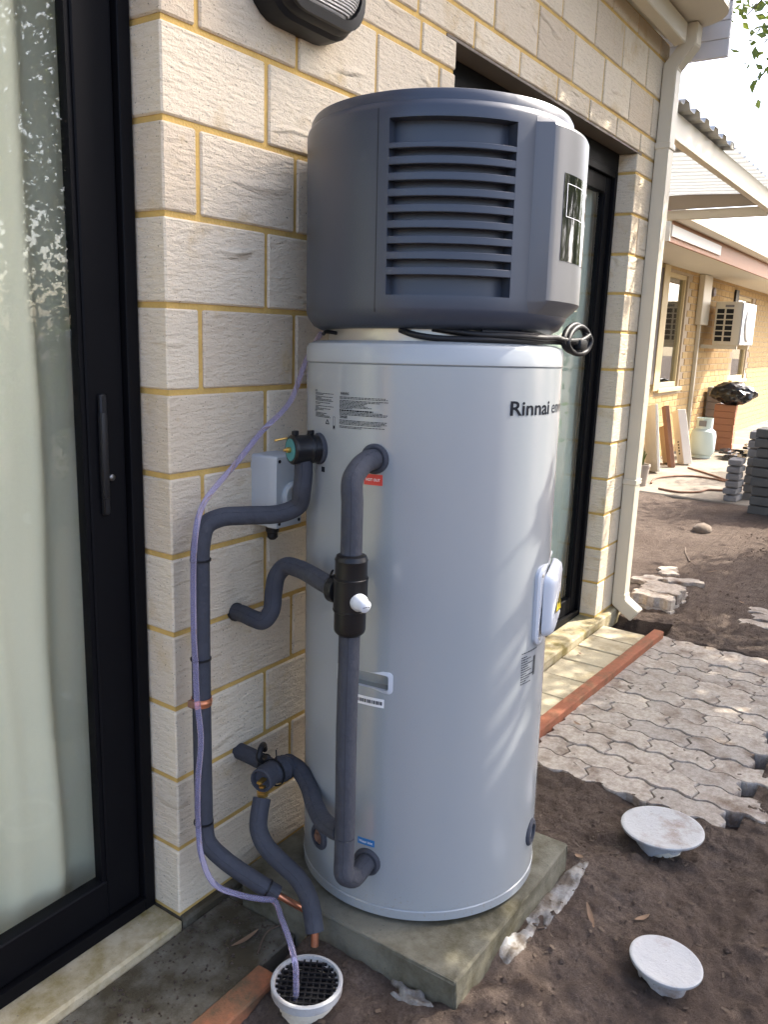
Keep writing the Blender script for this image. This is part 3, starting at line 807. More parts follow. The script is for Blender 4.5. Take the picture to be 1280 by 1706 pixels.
# electrical cover
cv = stack_rr('terminal_cover', [(.215, .176, .022, -.002), (.215, .176, .022, .007), (.205, .166, .020, .011)], M['white_plastic'], heater, on_drum(-72, .688, TR))
dm = on_drum(-72, .688, TR)
stack_rr('dome', [(.176, .146, .02, .0112), (.172, .142, .02, .020), (.158, .128, .018, .029), (.13, .10, .016, .031)], M['white_plastic'], cv, dm, 50)
pf = on_drum(-84.5, .700, TR)
def flat_poly(name, pts, fn, d, mat, parent):
    return link(name, mesh(name, [fn(u, v, d) for u, v in pts], [tuple(range(len(pts)))], mat), parent)
st = flat_poly('hazard_sticker', [(-.012, -.024), (.032, -.024), (.010, .022)], on_drum(-83, .695, TR), .0335, M['yellow'], cv)
flat_poly('hazard_bolt', [(.010, .014), (.004, -.006), (.009, -.005), (.006, -.020), (.016, .000), (.011, -.001), (.014, .013)], on_drum(-83, .695, TR), .0341, M['ink'], st)
for e_ in ([(-.012, -.024), (.032, -.024), (.029, -.0222), (-.0085, -.0222)], [(-.012, -.024), (-.0085, -.0222), (.010, .018), (.010, .022)], [(.032, -.024), (.010, .022), (.010, .018), (.029, -.0222)]):
    flat_poly('hazard_border', e_, on_drum(-83, .695, TR), .0341, M['ink'], st)
for u, v in ((-.094, .070), (-.094, -.072)):
    lathe('screw', [(.004, 0), (.004, .002), (.002, .0028)], M['tin'], cv, 10, loc=dm(u, v, .010), rot=axis_rot(cyl(-72+math.degrees(u/TR), 0, 1)))
# flanges on the drum
def flange(th, h, ro2=.040, ri2=.024, mat='foam', name='grommet', d=.006):
    P = cyl(th, h, TR-.002); o = lathe(name, [(ro2, 0), (ro2, d), (ro2-.004, d+.004), (ri2, d+.004), (ri2, d-.003), (.002, d-.003)], M[mat], heater, 28, loc=P, rot=axis_rot(cyl(th, 0, 1)))
    return o
flange(-171.6, 1.014, .0305, .0225); flange(-171.1, .125, .0315, .0225); flange(155.7, 1.02, .0335)
pg = flange(159.1, .123, .030, .0185, 'foam', 'drain_plug'); lathe('plug_core', [(.018, .002), (.018, .005), (.009, .006), (.009, .012)], M['rust'], pg, 12)
flange(-80.5, .121, .032, .02, 'foam', 'anode_plug', .004)
# wire stub at the back of the neck
tube('wire_stub', [cyl(150, 1.262, .235), cyl(150, 1.264, .262), cyl(152, 1.259, .272)], .004, M['rubber'], heater, 8)
heater_mw = hm
def HW(th, h, r): return hm @ cyl(th, h, r)

# power cord lying on the lid
cp_ = [HW(-165, 1.268, .245), HW(-158, 1.259, .256), HW(-148, 1.253, .262), HW(-125, 1.252, .266), HW(-100, 1.2525, .268), HW(-80, 1.255, .272)]
cp_ += [Vector(p) for p in [(.610, -.603, 1.330), (.650, -.606, 1.336), (.676, -.610, 1.346)]]
cp2 = [(.676, -.610, 1.346), (.683, -.612, 1.332), (.668, -.610, 1.312), (.635, -.606, 1.306), (.598, -.603, 1.312), (.575, -.603, 1.328), (.60, -.60, 1.352), (.640, -.602, 1.364), (.672, -.606, 1.354), (.684, -.61, 1.334), (.672, -.606, 1.318), (.64, -.598, 1.320), (.60, -.592, 1.327)]
cord = tag(empty('power_cord', HW(-140, 1.253, .262)), 'black power cord looped on the tank lid under the slate top unit', 'power cord')
def wtube(name, pts, r, mat, root, seg=10, n=8):
    return tube(name, [Vector(p)-root.location for p in pts], r, mat, root, seg, n)
wtube('cable', cp_, .0062, M['rubber'], cord); wtube('cable_loop', cp2, .0060, M['rubber'], cord, 10, 8)
cp3 = [HW(-128, 1.268, .256), HW(-112, 1.266, .262), HW(-96, 1.264, .268), HW(-84, 1.262, .274), Vector((.585, -.602, 1.333)), Vector((.645, -.604, 1.335))]
wtube('cable_tail', cp3, .0062, M['rubber'], cord)
wtube('cable_loop', [Vector(p)+Vector((-.012, .006, .004)) for p in cp2], .0060, M['rubber'], cord, 10, 8)
cp4 = [HW(-150, 1.272, .240), HW(-130, 1.262, .262), HW(-112, 1.2615, .270), HW(-96, 1.260, .276), HW(-82, 1.262, .279), Vector((.60, -.602, 1.331))]
wtube('cable_tail', cp4, .0062, M['rubber'], cord)
o = box('plug', (-.022, -.012, -.010), (.018, .012, .012), M['rubber'], cord, .005, 2); o.location = Vector((.640, -.604, 1.325))-cord.location

# ------------------------------------------------------------------ pipes and valves
PR = .0205
def foam_pipe(name, pts, label, r=PR, n=10):
    root = tag(empty(name, pts[0]), label, 'pipe')
    o = wtube('insulation', pts, r, M['foam'], root, 20, n)
    pth = smooth_path([Vector(p)-root.location for p in pts], n); sm = []
    ref = Vector((-.75, -.45, .5))
    for i in range(len(pth)):
        t = (pth[min(i+1, len(pth)-1)]-pth[max(i-1, 0)]).normalized(); b = ref-t*ref.dot(t)
        if b.length < .15: b = t.orthogonal()
        sm.append(pth[i]+b.normalized()*(r-.0006)+Vector((0, 0, .0006*math.sin(i*1.3))))
    tube('slit', sm, .0008, M['foam_dark'], root, 6, smooth=False); return root
def tie_ring(root, p, d, r, name='cable_tie', mat='rubber', w=.004):
    return lathe(name, [(r-.001, -w/2), (r+.0016, -w/2), (r+.0016, w/2), (r-.001, w/2)], M[mat], root, 20, False, False, loc=Vector(p)-root.location, rot=axis_rot(d))
tp = HW(155.7, 1.02, TR)
nrm = Vector((math.cos(R(155.7)), math.sin(R(155.7)), 0))
q0 = tp+nrm*.038
pa = [q0+Vector((0, 0, -.020)), q0+Vector((0, .0, -.060)), (q0.x-.002, q0.y+.002, 1.006), (.206, -.170, .968), (.178, -.146, .951), (.110, -.105, .951), (.062, -.082, .951), (.030, -.072, .938), (.017, -.070, .900), (.014, -.070, .80), (.013, -.070, .55), (.014, -.070, .34), (.015, -.071, .262), (.013, -.082, .222), (.024, -.122, .189), (.060, -.190, .140), (.084, -.225, .112)]
A = foam_pipe('relief_drain_pipe', pa, 'grey foam wrapped drain pipe running down the wall from the relief valve', .0198)
for p, d in (((.0155, -.070, .868), (0, 0, 1)), ((.0125, -.070, .652), (0, 0, 1)), ((.0135, -.070, .268), (0, 0, 1)), ((.071, -.2065, .127), (.5, -.72, -.55))): tie_ring(A, p, d, .0205)
wtube('copper_tube', [(.080, -.220, .116), (.121, -.26, .074), (.151, -.283, .044), (.165, -.292, .034)], .0075, M['copper'], A, 12)
o = lathe('copper_clip', [(.0215, -.009), (.0222, -.009), (.0222, -.004), (.0232, -.002), (.0232, .002), (.0222, .004), (.0222, .009), (.0215, .009)], M['copper'], A, 20, False, False, loc=Vector((.0125, -.070, .556))-A.location)
o = box('clip_tab', (-.030, -.004, -.008), (-.016, .012, .008), M['rust'], A, .002); o.location = Vector((.0125, -.070, .556))-A.location

rv = tag(empty('relief_valve', tp), 'black wrapped relief valve with teal end on the upper left of the tank', 'valve')
rr_ = axis_rot(nrm)
lathe('body', [(.030, .004), (.030, .020), (.0315, .022), (.0315, .028), (.030, .030), (.030, .056), (.031, .059), (.031, .065), (.028, .068)], M['valve'], rv, 28, rot=rr_)
lathe('end_disc', [(.0235, .0682), (.0235, .0692)], M['teal'], rv, 24, rot=rr_)
lathe('brass_stem', [(.006, .0694), (.006, .077), (.003, .078), (.003, .084)], M['brass'], rv, 12, rot=rr_)
for k in (.022, .058):
    o = box('tie_head', (-.007, -.005, .0), (.007, .005, .010), M['rubber'], rv, .0015); o.location = nrm*k+Vector((0, 0, .030))
tube('lever', [nrm*.060+Vector((0, 0.02, .022)), nrm*.076+Vector((.0, 0.02, .020)), nrm*.088+Vector((0, 0.02, .018))], .0025, M['brass'], rv, 8)

hp = HW(-171.6, 1.014, TR); hn = Vector((math.cos(R(-171.6)), math.sin(R(-171.6)), 0))
pc = [hp+hn*.004, hp+hn*.03, hp+hn*.062+Vector((0, 0, -.008)), (.1175, -.379, 1.060), (.112, -.384, 1.015), (.110, -.386, .95), (.1098, -.386, .91), (.109, -.3875, .80), (.108, -.388, .70), (.104, -.390, .55), (.102, -.393, .42), (.1005, -.395, .318)]
Cp = foam_pipe('hot_water_pipe', pc, 'grey foam wrapped vertical pipe in front of the tank from its hot outlet', .0212)
ip = HW(-171.1, .125, TR); inn_ = Vector((math.cos(R(-171.1)), math.sin(R(-171.1)), 0))
pc2 = [(.1005, -.395, .3165), (.099, -.396, .27), (.096, -.399, .235), ip+inn_*.085+Vector((0, 0, .016)), ip+inn_*.060+Vector((0, 0, .0)), ip+inn_*.03, ip+inn_*.003]
foam_pipe('inlet_pipe', pc2, 'grey foam elbow pipe entering the tank above its base at the blue label', .0212)
pb = [(.186, .01, .694), (.176, -.035, .699), (.166, -.075, .700), (.164, -.108, .703), (.172, -.124, .728), (.177, -.126, .772), (.181, -.132, .808), (.186, -.152, .832), (.176, -.198, .838), (.150, -.255, .841), (.128, -.30, .842), (.113, -.345, .840)]
Bp = foam_pipe('tempered_pipe', pb, 'short grey foam pipe looping from the wall into the black mixing valve', .0195)
tie_ring(Bp, (.1845, -.004, .6945), (0, 1, 0), .020, 'end_ring', 'rubber', .006)
pd = [(.236, -.128, .330), (.232, -.160, .326), (.212, -.205, .312), (.176, -.252, .300), (.144, -.300, .297), (.122, -.345, .305), (.108, -.380, .317)]
foam_pipe('cold_branch_pipe', pd, 'grey foam pipe curving from the cold water valve to the vertical pipe', .0205)
pe = [(.135, -.130, .290), (.116, -.138, .268), (.092, -.152, .240), (.086, -.180, .214), (.108, -.217, .178), (.130, -.258, .138), (.118, -.297, .106), (.092, -.322, .085), (.084, -.330, .066)]
pe = [(.137, -.130, .288), (.122, -.136, .262), (.104, -.150, .236), (.094, -.178, .212), (.104, -.215, .180), (.118, -.256, .146), (.112, -.292, .118), (.096, -.318, .090), (.088, -.330, .066)]
Ep = foam_pipe('cold_drain_pipe', pe, 'grey foam drain pipe hanging from the cold valve down to the floor drain', .0205)
wtube('copper_tip', [(.090, -.328, .075), (.0865, -.332, .052), (.084, -.334, .036)], .0085, M['copper'], Ep, 12)

mv = tag(empty('mixing_valve', (.109, -.3875, .762)), 'black wrapped mixing valve with white knob on the vertical hot pipe', 'valve')
lathe('body', [(.024, -.006), (.030, .0), (.0315, .006), (.0315, .044), (.0335, .046), (.0335, .108), (.0315, .110), (.0315, .142), (.0325, .146), (.029, .154), (.023, .157)], M['valve'], mv, 32)
for z in (.045, .109): lathe('band', [(.0333, z-.0022), (.0345, z-.0012), (.0345, z+.0012), (.0333, z+.0022)], M['valve'], mv, 32, False, False)
pdn = Vector((.018, .20, 0)).normalized()
lathe('side_port', [(.020, .026), (.028, .030), (.028, .046), (.025, .050), (.021, .052)], M['valve'], mv, 24, loc=(0, 0, .078), rot=axis_rot(pdn))
o = box('tie_tail', (-.003, -.0015, 0), (.003, .0015, .018), M['rubber'], mv); o.location = pdn*.046+Vector((-.01, 0, .106)); o.rotation_euler = (.6, -.5, 0)
kn = Vector((-.62, -.78, -.10)).normalized()
lathe('knob', [(.016, .024), (.0175, .030), (.0175, .038), (.0135, .046), (.0125, .055), (.0105, .057)], M['white_plastic'], mv, 20, loc=(-.004, 0, .073), rot=axis_rot(Vector((-.30, -.93, -.12))), angle=50)
kd = Vector((-.30, -.93, -.12)).normalized(); kx = kd.cross(Vector((0, 0, 1))).normalized(); kz = kx.cross(kd)
kv = [Vector((-.004, 0, .073))+kd*.0574+kx*u+kz*v for u, v in ((-.008, -.003), (-.005, -.0015), (-.004, .002), (-.007, -.0005))]
kv += [Vector((-.004, 0, .073))+kd*.0574+kx*u+kz*v for u, v in ((-.003, -.0008), (.008, -.0008), (.008, .0006), (-.003, .0006))]
link('knob_print', mesh('knob_print', kv, [(0, 1, 2, 3), (4, 5, 6, 7)], M['ink']), mv)

cvv = tag(empty('cold_water_valve', (.19, -.13, .332)), 'foam wrapped cold water valve cluster coming out of the lower brick wall', 'valve')
wtube('supply_stub', [(.197, .006, .337), (.195, -.06, .336), (.190, -.125, .334)], .0195, M['foam'], cvv, 20)
wtube('wrapped_body', [(.240, -.129, .328), (.215, -.130, .330), (.200, -.130, .332), (.180, -.130, .333), (.150, -.130, .336)], lambda i, t: .024+.006*math.sin(min(1, t*1.2)*math.pi)+.0015*math.sin(i*2.1), M['foam'], cvv, 20, 4)
# open end of the wrap
dcl = Vector((-.95, -.20, .05)).normalized()
lathe('wrap_end', [(.026, -.03), (.028, .0), (.0275, .022), (.0235, .024), (.021, .010), (.002, .006)], M['foam'], cvv, 22, loc=(-.040, 0, .004), rot=axis_rot(dcl))
o = box('valve_stem', (-.006, -.003, .0), (.006, .003, .026), M['brass'], cvv, .001); o.location = (-.046, -.001, .002); o.rotation_euler = axis_rot(dcl)
lathe('outlet_nut', [(.010, .0), (.013, .003), (.013, .014), (.009, .016), (.009, .030)], M['brass'], cvv, 6, loc=(-.052, .0, -.042), angle=20)
# black strap and ties
wtube('handle_strap', [(.205, -.075, .362), (.190, -.085, .384), (.170, -.095, .386), (.158, -.10, .370), (.168, -.10, .356), (.190, -.09, .352)], .007, M['rubber'], cvv, 10)
tie_ring(cvv, (.178, -.130, .334), (-1, 0, .05), .0312); tie_ring(cvv, (.193, -.085, .335), (0, 1, 0), .021)
wtube('tie_tail', [(.178, -.135, .366), (.176, -.138, .380), (.179, -.134, .392)], .0016, M['rubber'], cvv, 6)

hs = tag(empty('purple_hose', (.361, -.06, 1.266)), 'clear purple hose tied along the foam drain pipe into the floor drain', 'hose')
wtube('tubing', [(.44, -.035, 1.33), (.40, -.045, 1.30), (.361, -.055, 1.266), (.33, -.035, 1.173), (.249, -.022, 1.109), (.172, -.022, 1.049), (.099, -.035, 1.009), (.037, -.062, .986), (-.010, -.090, .955), (-.021, -.091, .895), (-.019, -.086, .86), (-.024, -.09, .718), (-.019, -.088, .652), (-.021, -.092, .584), (-.023, -.105, .492), (-.028, -.10, .399), (-.020, -.090, .27), (-.036, -.115, .230), (-.044, -.16, .187), (-.010, -.200, .157), (.036, -.226, .130), (.045, -.250, .132), (.015, -.30, .128), (-.010, -.345, .112), (-.026, -.372, .090), (-.034, -.382, .055), (-.036, -.384, .015)], .0062, M['hose'], hs, 12)

# ------------------------------------------------------------------ floor drain and inspection caps
dr = tag(empty('floor_drain', (.005, -.378, .03)), 'round white pipe drain with black grate in front of the pad', 'drain')
lathe('collar', [(.066, -.022), (.0735, -.020), (.0745, -.002), (.072, .0), (.067, .0), (.066, -.010), (.060, -.011)], M['pvc'], dr, 40, False, False)
lathe('riser', [(.056, -.16), (.058, -.07), (.0575, -.045), (.061, -.042), (.061, -.0225), (.055, -.0225)], M['pvc_old'], dr, 36, False, False)
lathe('well', [(.0605, -.0115), (.058, -.024), (.001, -.026)], M['rubber'], dr, 32, True, False)  # black disc close under the grate, coloured for the dark inside the pipe
gr = bmesh.new()
for i in range(-4, 5):
    w = math.sqrt(max(0, .0645**2-(i*.0135)**2))
    box_bm(gr, (i*.0135-.0019, -w, -.010), (i*.0135+.0019, w, -.0052))
    box_bm(gr, (-w, i*.0135-.0017, -.011), (w, i*.0135+.0017, -.0062))
g_ = link('grate', bmmesh('grate', gr, M['rubber']), dr); g_.rotation_euler = (0, 0, .55)
def jag(r, z, amp, seed, n=40):
    r_ = random.Random(seed); return [(r*math.cos(2*math.pi*k/n), r*math.sin(2*math.pi*k/n), z-amp*(.6*math.sin(k*.35+seed)+.35*math.sin(k*.9+2*seed)+.55*r_.random())) for k in range(n)]
def cap(name, loc, rad, label, tilt, seed, stub, h, mat):
    root = tag(empty(name, loc, tilt), label, 'pipe cap')
    lathe('lid', [(rad*.86, -.011), (rad*.97, -.010), (rad, -.006), (rad*.995, -.0015), (rad*.96, .0), (rad*.90, -.0012), (rad*.4, -.0018), (.001, -.0018)], mat, root, 48, False, False, angle=50)
    lathe('pipe', [(stub*.66, -.12), (stub*.66, -.012)], M['pvc_old'], root, 28, False, False)
    n = 40; top = [(stub*math.cos(2*math.pi*k/n), stub*math.sin(2*math.pi*k/n), -.010) for k in range(n)]
    mid = [(stub*.90*math.cos(2*math.pi*k/n), stub*.90*math.sin(2*math.pi*k/n), -.035) for k in range(n)]
    bot = jag(stub*.86, -h, .014, seed)
    fs_ = [(j*n+k, j*n+(k+1) % n, (j+1)*n+(k+1) % n, (j+1)*n+k) for j in range(2) for k in range(n)]
    link('stub', mesh('stub', top+mid+bot, fs_, M['pvc_stain'], True, 60), root)
    return root
cap('pipe_cap', (1.067, -.798, .0), .113, 'larger white pipe cap with a brown stain standing beside the paver path', (R(-2), R(2), .4), 3, .082, .046, M['pvc_stain'])
cap('pipe_cap', (.552, -.957, .0), .079, 'smaller clean white pipe cap standing in the soil nearest the front', (R(3), R(-3), 1.3), 8, .062, .046, M['pvc'])

# mortar spill beside the pad, soil crumbs
def blob_sheet(name, cx, cy, lx, ly, rot, h, seed, mat):
    n, m = 26, 26; vs, ok = [], []
    for i in range(n):
        for j in range(m):
            u = i/(n-1)*2-1; v = j/(m-1)*2-1
            e = float(vnoise(np.array([u*2.2+seed]), np.array([v*2.2-seed]))[0])
            d = max(0, 1-(u*u+v*v)**.5*(1+.45*e))
            x = cx+lx*u*math.cos(rot)-ly*v*math.sin(rot); y = cy+lx*u*math.sin(rot)+ly*v*math.cos(rot)
            base = gz(x, y)
            vs.append((x, y, base-.012+h*min(1, d*3)+.004*float(fbm(np.array([u*lx*60+seed]), np.array([v*ly*60]), 3)[0])))
    fs = [(i*m+j, (i+1)*m+j, (i+1)*m+j+1, i*m+j+1) for i in range(n-1) for j in range(m-1)]
    return link(name, mesh(name, vs, fs, mat, True))
tag(blob_sheet('mortar_spill', .63, -.672, .19, .040, .03, .018, 2.0, M['mortar_spill']), 'pale spilled mortar set along the right edge of the concrete pad', 'mortar')
tag(blob_sheet('mortar_spill', .40, -.668, .10, .030, -.05, .016, 5.0, M['mortar_spill']), 'short patch of grey spilled mortar by the pad front corner', 'mortar')
tag(blob_sheet('mortar_spill', .13, -.56, .06, .03, 1.4, .02, 9.0, M['mortar_spill']), 'small grey mortar lump beside the round floor drain', 'mortar')
# crumbs
vs, fs = [], []
oc = [(1, 0, 0), (-1, 0, 0), (0, 1, 0), (0, -1, 0), (0, 0, 1), (0, 0, -1)]
of = [(0, 2, 4), (2, 1, 4), (1, 3, 4), (3, 0, 4), (2, 0, 5), (1, 2, 5), (3, 1, 5), (0, 3, 5)]
cnt = 0
while cnt < 6500:
    x = rng.uniform(-.5, 5.5); y = rng.uniform(-1.7, -.05)
    if (PAD[0]-.01 < x < PAD[2]+.01 and y > PAD[1]-.01) or (1.24 < x < 2.85 and y > -1.0): continue
    if x < .14 and y > -.30: continue
    if x < 3 and y > -.12: continue
    s = rng.uniform(.0012, .005)*(1 if rng.random() < .94 else 2.2)
    z = gz(x, y)+s*.3; b = len(vs)
    for c in oc: vs.append((x+c[0]*s*rng.uniform(.6, 1.3), y+c[1]*s*rng.uniform(.6, 1.3), z+c[2]*s*rng.uniform(.5, .9)))
    fs += [tuple(b+i for i in f) for f in of]; cnt += 1
for _ in range(900):
    x = rng.uniform(-.6, .135); y = rng.uniform(-.232, -.015)
    if rng.random() > .25+.75*abs(float(vnoise(np.array([x*9]), np.array([y*14]))[0]))*2: continue
    s = rng.uniform(.001, .0042); z = -.0238+s*.25; b = len(vs)
    for c in oc: vs.append((x+c[0]*s*rng.uniform(.6, 1.3), y+c[1]*s*rng.uniform(.6, 1.3), z+c[2]*s*rng.uniform(.5, .9)))
    fs += [tuple(b+i for i in f) for f in of]
crumb = link('soil_crumbs', mesh('soil_crumbs', vs, fs, M['soil']))
tag(crumb, 'loose brown soil crumbs and grit scattered over the ground', 'soil', kind='stuff')
# fine dark litter
vs, fs = [], []; cnt = 0
while cnt < 1500:
    x = rng.uniform(-.3, 5.0); y = rng.uniform(-1.5, .05)
    onp = 1.27 < x < 2.8 and -.93 < y < -.29
    if PAD[0]-.01 < x < PAD[2]+.01 and y > PAD[1]-.01: continue
    if (x < .14 and y > -.30) or (1.2 < x < 2.85 and y > -.30) or (x < 3 and y > -.12): continue
    if onp and rng.random() < .75: continue
    z = (-.0565 if onp else gz(x, y)+.003); a = rng.uniform(0, 6.3); l_ = rng.uniform(.004, .018); w_ = rng.uniform(.0012, .004); b = len(vs)
    ca, sa = math.cos(a), math.sin(a)
    for u, v, h in ((-1, -1, 0), (1, -1, .002), (1, 1, .003), (-1, 1, .001)): vs.append((x+u*l_/2*ca-v*w_*sa, y+u*l_/2*sa+v*w_*ca, z+h))
    fs.append((b, b+1, b+2, b+3)); cnt += 1
tag(link('leaf_litter', mesh('leaf_litter', vs, fs, plain('litter', (.075, .052, .036), .9, var=.7, nscale=40))), 'fine dark plant litter strewn over soil and pavers', 'litter', kind='stuff')
# leaves and twigs
def leaf_me(l, w, curl, seed):
    vs, fs = [], []; n = 7
    for i in range(n):
        t = i/(n-1); ww = w*math.sin(math.pi*min(1, t*.93+.04))**.8
        for s_ in (-1, 0, 1): vs.append((t*l-l/2, s_*ww, curl*(2*t-1)**2+abs(s_)*.25*ww))
    for i in range(n-1):
        for k in range(2): fs.append((i*3+k, (i+1)*3+k, (i+1)*3+k+1, i*3+k+1))
    return mesh('fallen_leaf', vs, fs, M['dryleaf'], True)
LM = [leaf_me(.045, .007, .004, 1), leaf_me(.028, .008, .003, 2), leaf_me(.075, .006, .006, 3)]
for x, y, a, k in [(.60, -.765, .6, 2), (.79, -.66, 1.2, 1), (.70, -.86, 2.6, 0), (3.6, -.5, 1, 0), (4.2, -.2, 2, 2), (3.3, -.75, .4, 1), (4.6, -.1, .9, 0)]:
    o = link('fallen_leaf', LM[k], None, (x, y, gz(x, y)+.006), (rng.uniform(-.3, .3), rng.uniform(-.3, .3), a)); tag(o, 'dry brown leaf on the soil between pad and front cap' if x < 1 else 'dry brown leaf on the soil beyond the paver path', 'leaf', 'dry leaves near the pad' if x < 1 else 'dry leaves beyond the path')
o = link('fallen_leaf', LM[2], None, (.055, -.155, -.019), (0, 0, -.15)); tag(o, 'long dark red leaf on the mossy concrete below the hose', 'leaf')
for x, y, z, a in ((2.25, -.09, -.036, .4), (1.62, -.33, -.052, 1.0)):
    o = link('fallen_leaf', LM[1 if x > 2 else 0], None, (x, y, z), (0, 0.1, a)); tag(o, 'pinkish leaf on the sandy pavers beside the sill' if x > 2 else 'pale fallen leaf on the paver path near the tank', 'leaf')
for x, y, a, l in [(4.6, .05, .3, .5), (4.0, -.75, -.4, .35), (5.2, -.5, .7, .6), (.10, -.20, .1, .12)]:
    z = gz(x, y)+.006 if x > .2 else -.021
    o = tube('twig', [(x-l/2*math.cos(a), y-l/2*math.sin(a), z), (x, y+.02, z+.004), (x+l/2*math.cos(a), y+l/2*math.sin(a), z)], .005 if l > .2 else .002, M['twig'], None, 7)
    tag(o, 'thin dark twig on the soil beyond the paver path' if x > 1 else 'tiny twig on the mossy concrete by the pad', 'twig', 'twigs beyond the path' if x > 1 else None)
def rock(name, loc, s, mat, seed):
    bm = bmesh.new(); bmesh.ops.create_icosphere(bm, subdivisions=2, radius=1); r_ = random.Random(seed)
    for v in bm.verts: v.co = Vector((v.co.x*s[0], v.co.y*s[1], v.co.z*s[2]))*(1+r_.uniform(-.16, .16))
    return link(name, bmmesh(name, bm, mat, True, 40), None, loc)
tag(rock('rock', (5.35, .15, gz(5.35, .15)+.025), (.09, .07, .05), plain('brown_rock', (.15, .115, .085), .9, var=.3, bs=.6, bscale=30, bdist=.01), 4), 'brown rock lying on the bare soil beyond the path', 'rock')

# ------------------------------------------------------------------ loose pavers by the downpipe, paver stacks
def lone_paver(loc, rot, label, group, k=0, scale=None):
    o = link('paver', PVS[k % 5], None, loc, rot); tag(o, label, 'paver', group)
    return o
pile = [(3.22, -.125, -.052, .02, .05), (3.33, -.12, -.05, -.02, .03), (3.44, -.125, -.055, .01, .08), (3.55, -.11, -.05, .02, .02), (3.24, -.118, .004, .03, .07), (3.35, -.122, .006, -.03, .02), (3.46, -.116, .003, .02, .06)]
names_ = ['bottom paver nearest the downpipe foot in the small pile', 'second bottom paver of the small pile by the downpipe', 'third bottom paver of the small pile by the downpipe', 'farthest bottom paver of the small pile by the downpipe', 'top paver nearest the downpipe foot in the small pile', 'middle top paver of the small pile by the downpipe', 'farthest top paver of the small pile by the downpipe']
for i, ((x, y, z, rx, rz), lb_) in enumerate(zip(pile, names_)): lone_paver((x, y, z), (rx, rx*.6, rz), lb_, 'pavers piled by the downpipe', i)
lone_paver((3.80, -.13, -.045), (0, .05, .5), 'pale grey paver lying flat behind the pile by the downpipe', None, 1)
lone_paver((3.72, .06, -.05), (.06, .0, 1.2), 'half buried paver behind the downpipe foot', None, 2)
lone_paver((4.02, .02, -.06), (.04, .04, 1.9), 'farthest loose paver sunk in the soil behind the pile', None, 3)
for i, (x, y, a) in enumerate([(3.30, -.66, .1), (3.42, -.70, .15), (3.53, -.66, .05)]):
    lone_paver((x, y, gz(x, y)+.012), (0, .02, a), ['nearest flat paver in the soil at the right edge', 'middle flat paver in the soil at the right edge', 'farthest flat paver in the soil at the right edge'][i], 'flat pavers at the right edge', i)
pm = cbox_mesh('stack_paver', (.225, .115, .052), M['greybrick'], .005)
pm2 = cbox_mesh('stack_paver', (.23, .50, .072), plain('dark_grey_block', (.085, .085, .080), .9, var=.25, bs=.5, bscale=50, bdist=.004), .006)
ORD = ['topmost', 'second from the top', 'third from the top', 'fourth from the top', 'fifth from the top', 'sixth from the top', 'seventh from the top', 'eighth from the top', 'lowest visible']
def nth(k, n): return 'lowest' if k == 0 else ORD[n-1-k]
for k in range(6):
    o = link('stack_paver', pm, None, (6.92, .262+rng.uniform(-.006, .006), -.045+k*.067), (0, 0, rng.uniform(-.06, .06))); tag(o, nth(k, 6)+' grey block of the short narrow stack', 'paver', 'short stack of grey blocks')
for k in range(8):
    o = link('stack_paver', pm, None, (7.15, .13+rng.uniform(-.006, .006), -.045+k*.082), (0, 0, .05+rng.uniform(-.06, .06))); o.scale = (1, 1.3, 1.3); tag(o, nth(k, 8)+' grey block of the stack behind the short one', 'paver', 'taller stack of grey blocks')
for k in range(9):
    o = link('stack_paver', pm2, None, (6.45+rng.uniform(-.01, .01), -.235+rng.uniform(-.012, .012), -.035+k*.082), (0, 0, rng.uniform(-.03, .03))); tag(o, nth(k, 9)+' dark block of the tall stack at the right edge', 'paver', 'tall dark paver stack')

# ------------------------------------------------------------------ patio roof between the houses
pt = tag(empty('patio_roof', (4.4, .5, 2.3)), 'patio roof of corrugated sheets on a cream beam beyond the downpipe', 'patio roof')
def lbox(name, lo, hi, mat, parent, bev=0):
    L0 = parent.location; return box(name, Vector(lo)-L0, Vector(hi)-L0, mat, parent, bev)
lbox('beam', (3.02, .0, 2.30), (6.6, .045, 2.425), M['cream'], pt, .004)
lbox('end_beam', (5.78, .0465, 2.285), (5.83, 3.0, 2.355), M['cream'], pt, .003)
lbox('rear_board', (5.75, .0465, 2.358), (5.78, 3.0, 2.462), plain('brown_board', (.30, .24, .17), .6), pt, .002)
def corrug(name, x0, x1, y0, y1, z0, slope, mat, pitch=.19, dep=.030):
    vs, fs = [], []; xs_ = []; x = x0
    prof = [(0, 0), (.30, 0), (.42, 1), (.78, 1), (.90, 0)]
    while x < x1:
        for t, h in prof: xs_.append((x+t*pitch, h*dep))
        x += pitch
    n = len(xs_)
    for th in (0, .0012):
        for y in (y0, y1):
            vs += [(xx, y, z0+h+(y-y0)*slope+th) for xx, h in xs_]
    for i in range(n-1):
        fs.append((i, i+1, n+i+1, n+i)); fs.append((2*n+i, 3*n+i, 3*n+i+1, 2*n+i+1)); fs.append((i, 2*n+i, 2*n+i+1, i+1))
    o = link(name, mesh(name, [Vector(v)-pt.location for v in vs], fs, mat), pt); return o
corrug('zinc_sheet', 3.03, 3.98, -.055, 2.6, 2.428, .045, M['zinc'])
corrug('clear_sheet', 4.0, 5.9, -.055, 2.6, 2.428, .045, M['poly'], .13, .020)
lbox('post', (6.52, -.03, -.09), (6.60, .0, 2.30), M['cream'], pt) if False else None

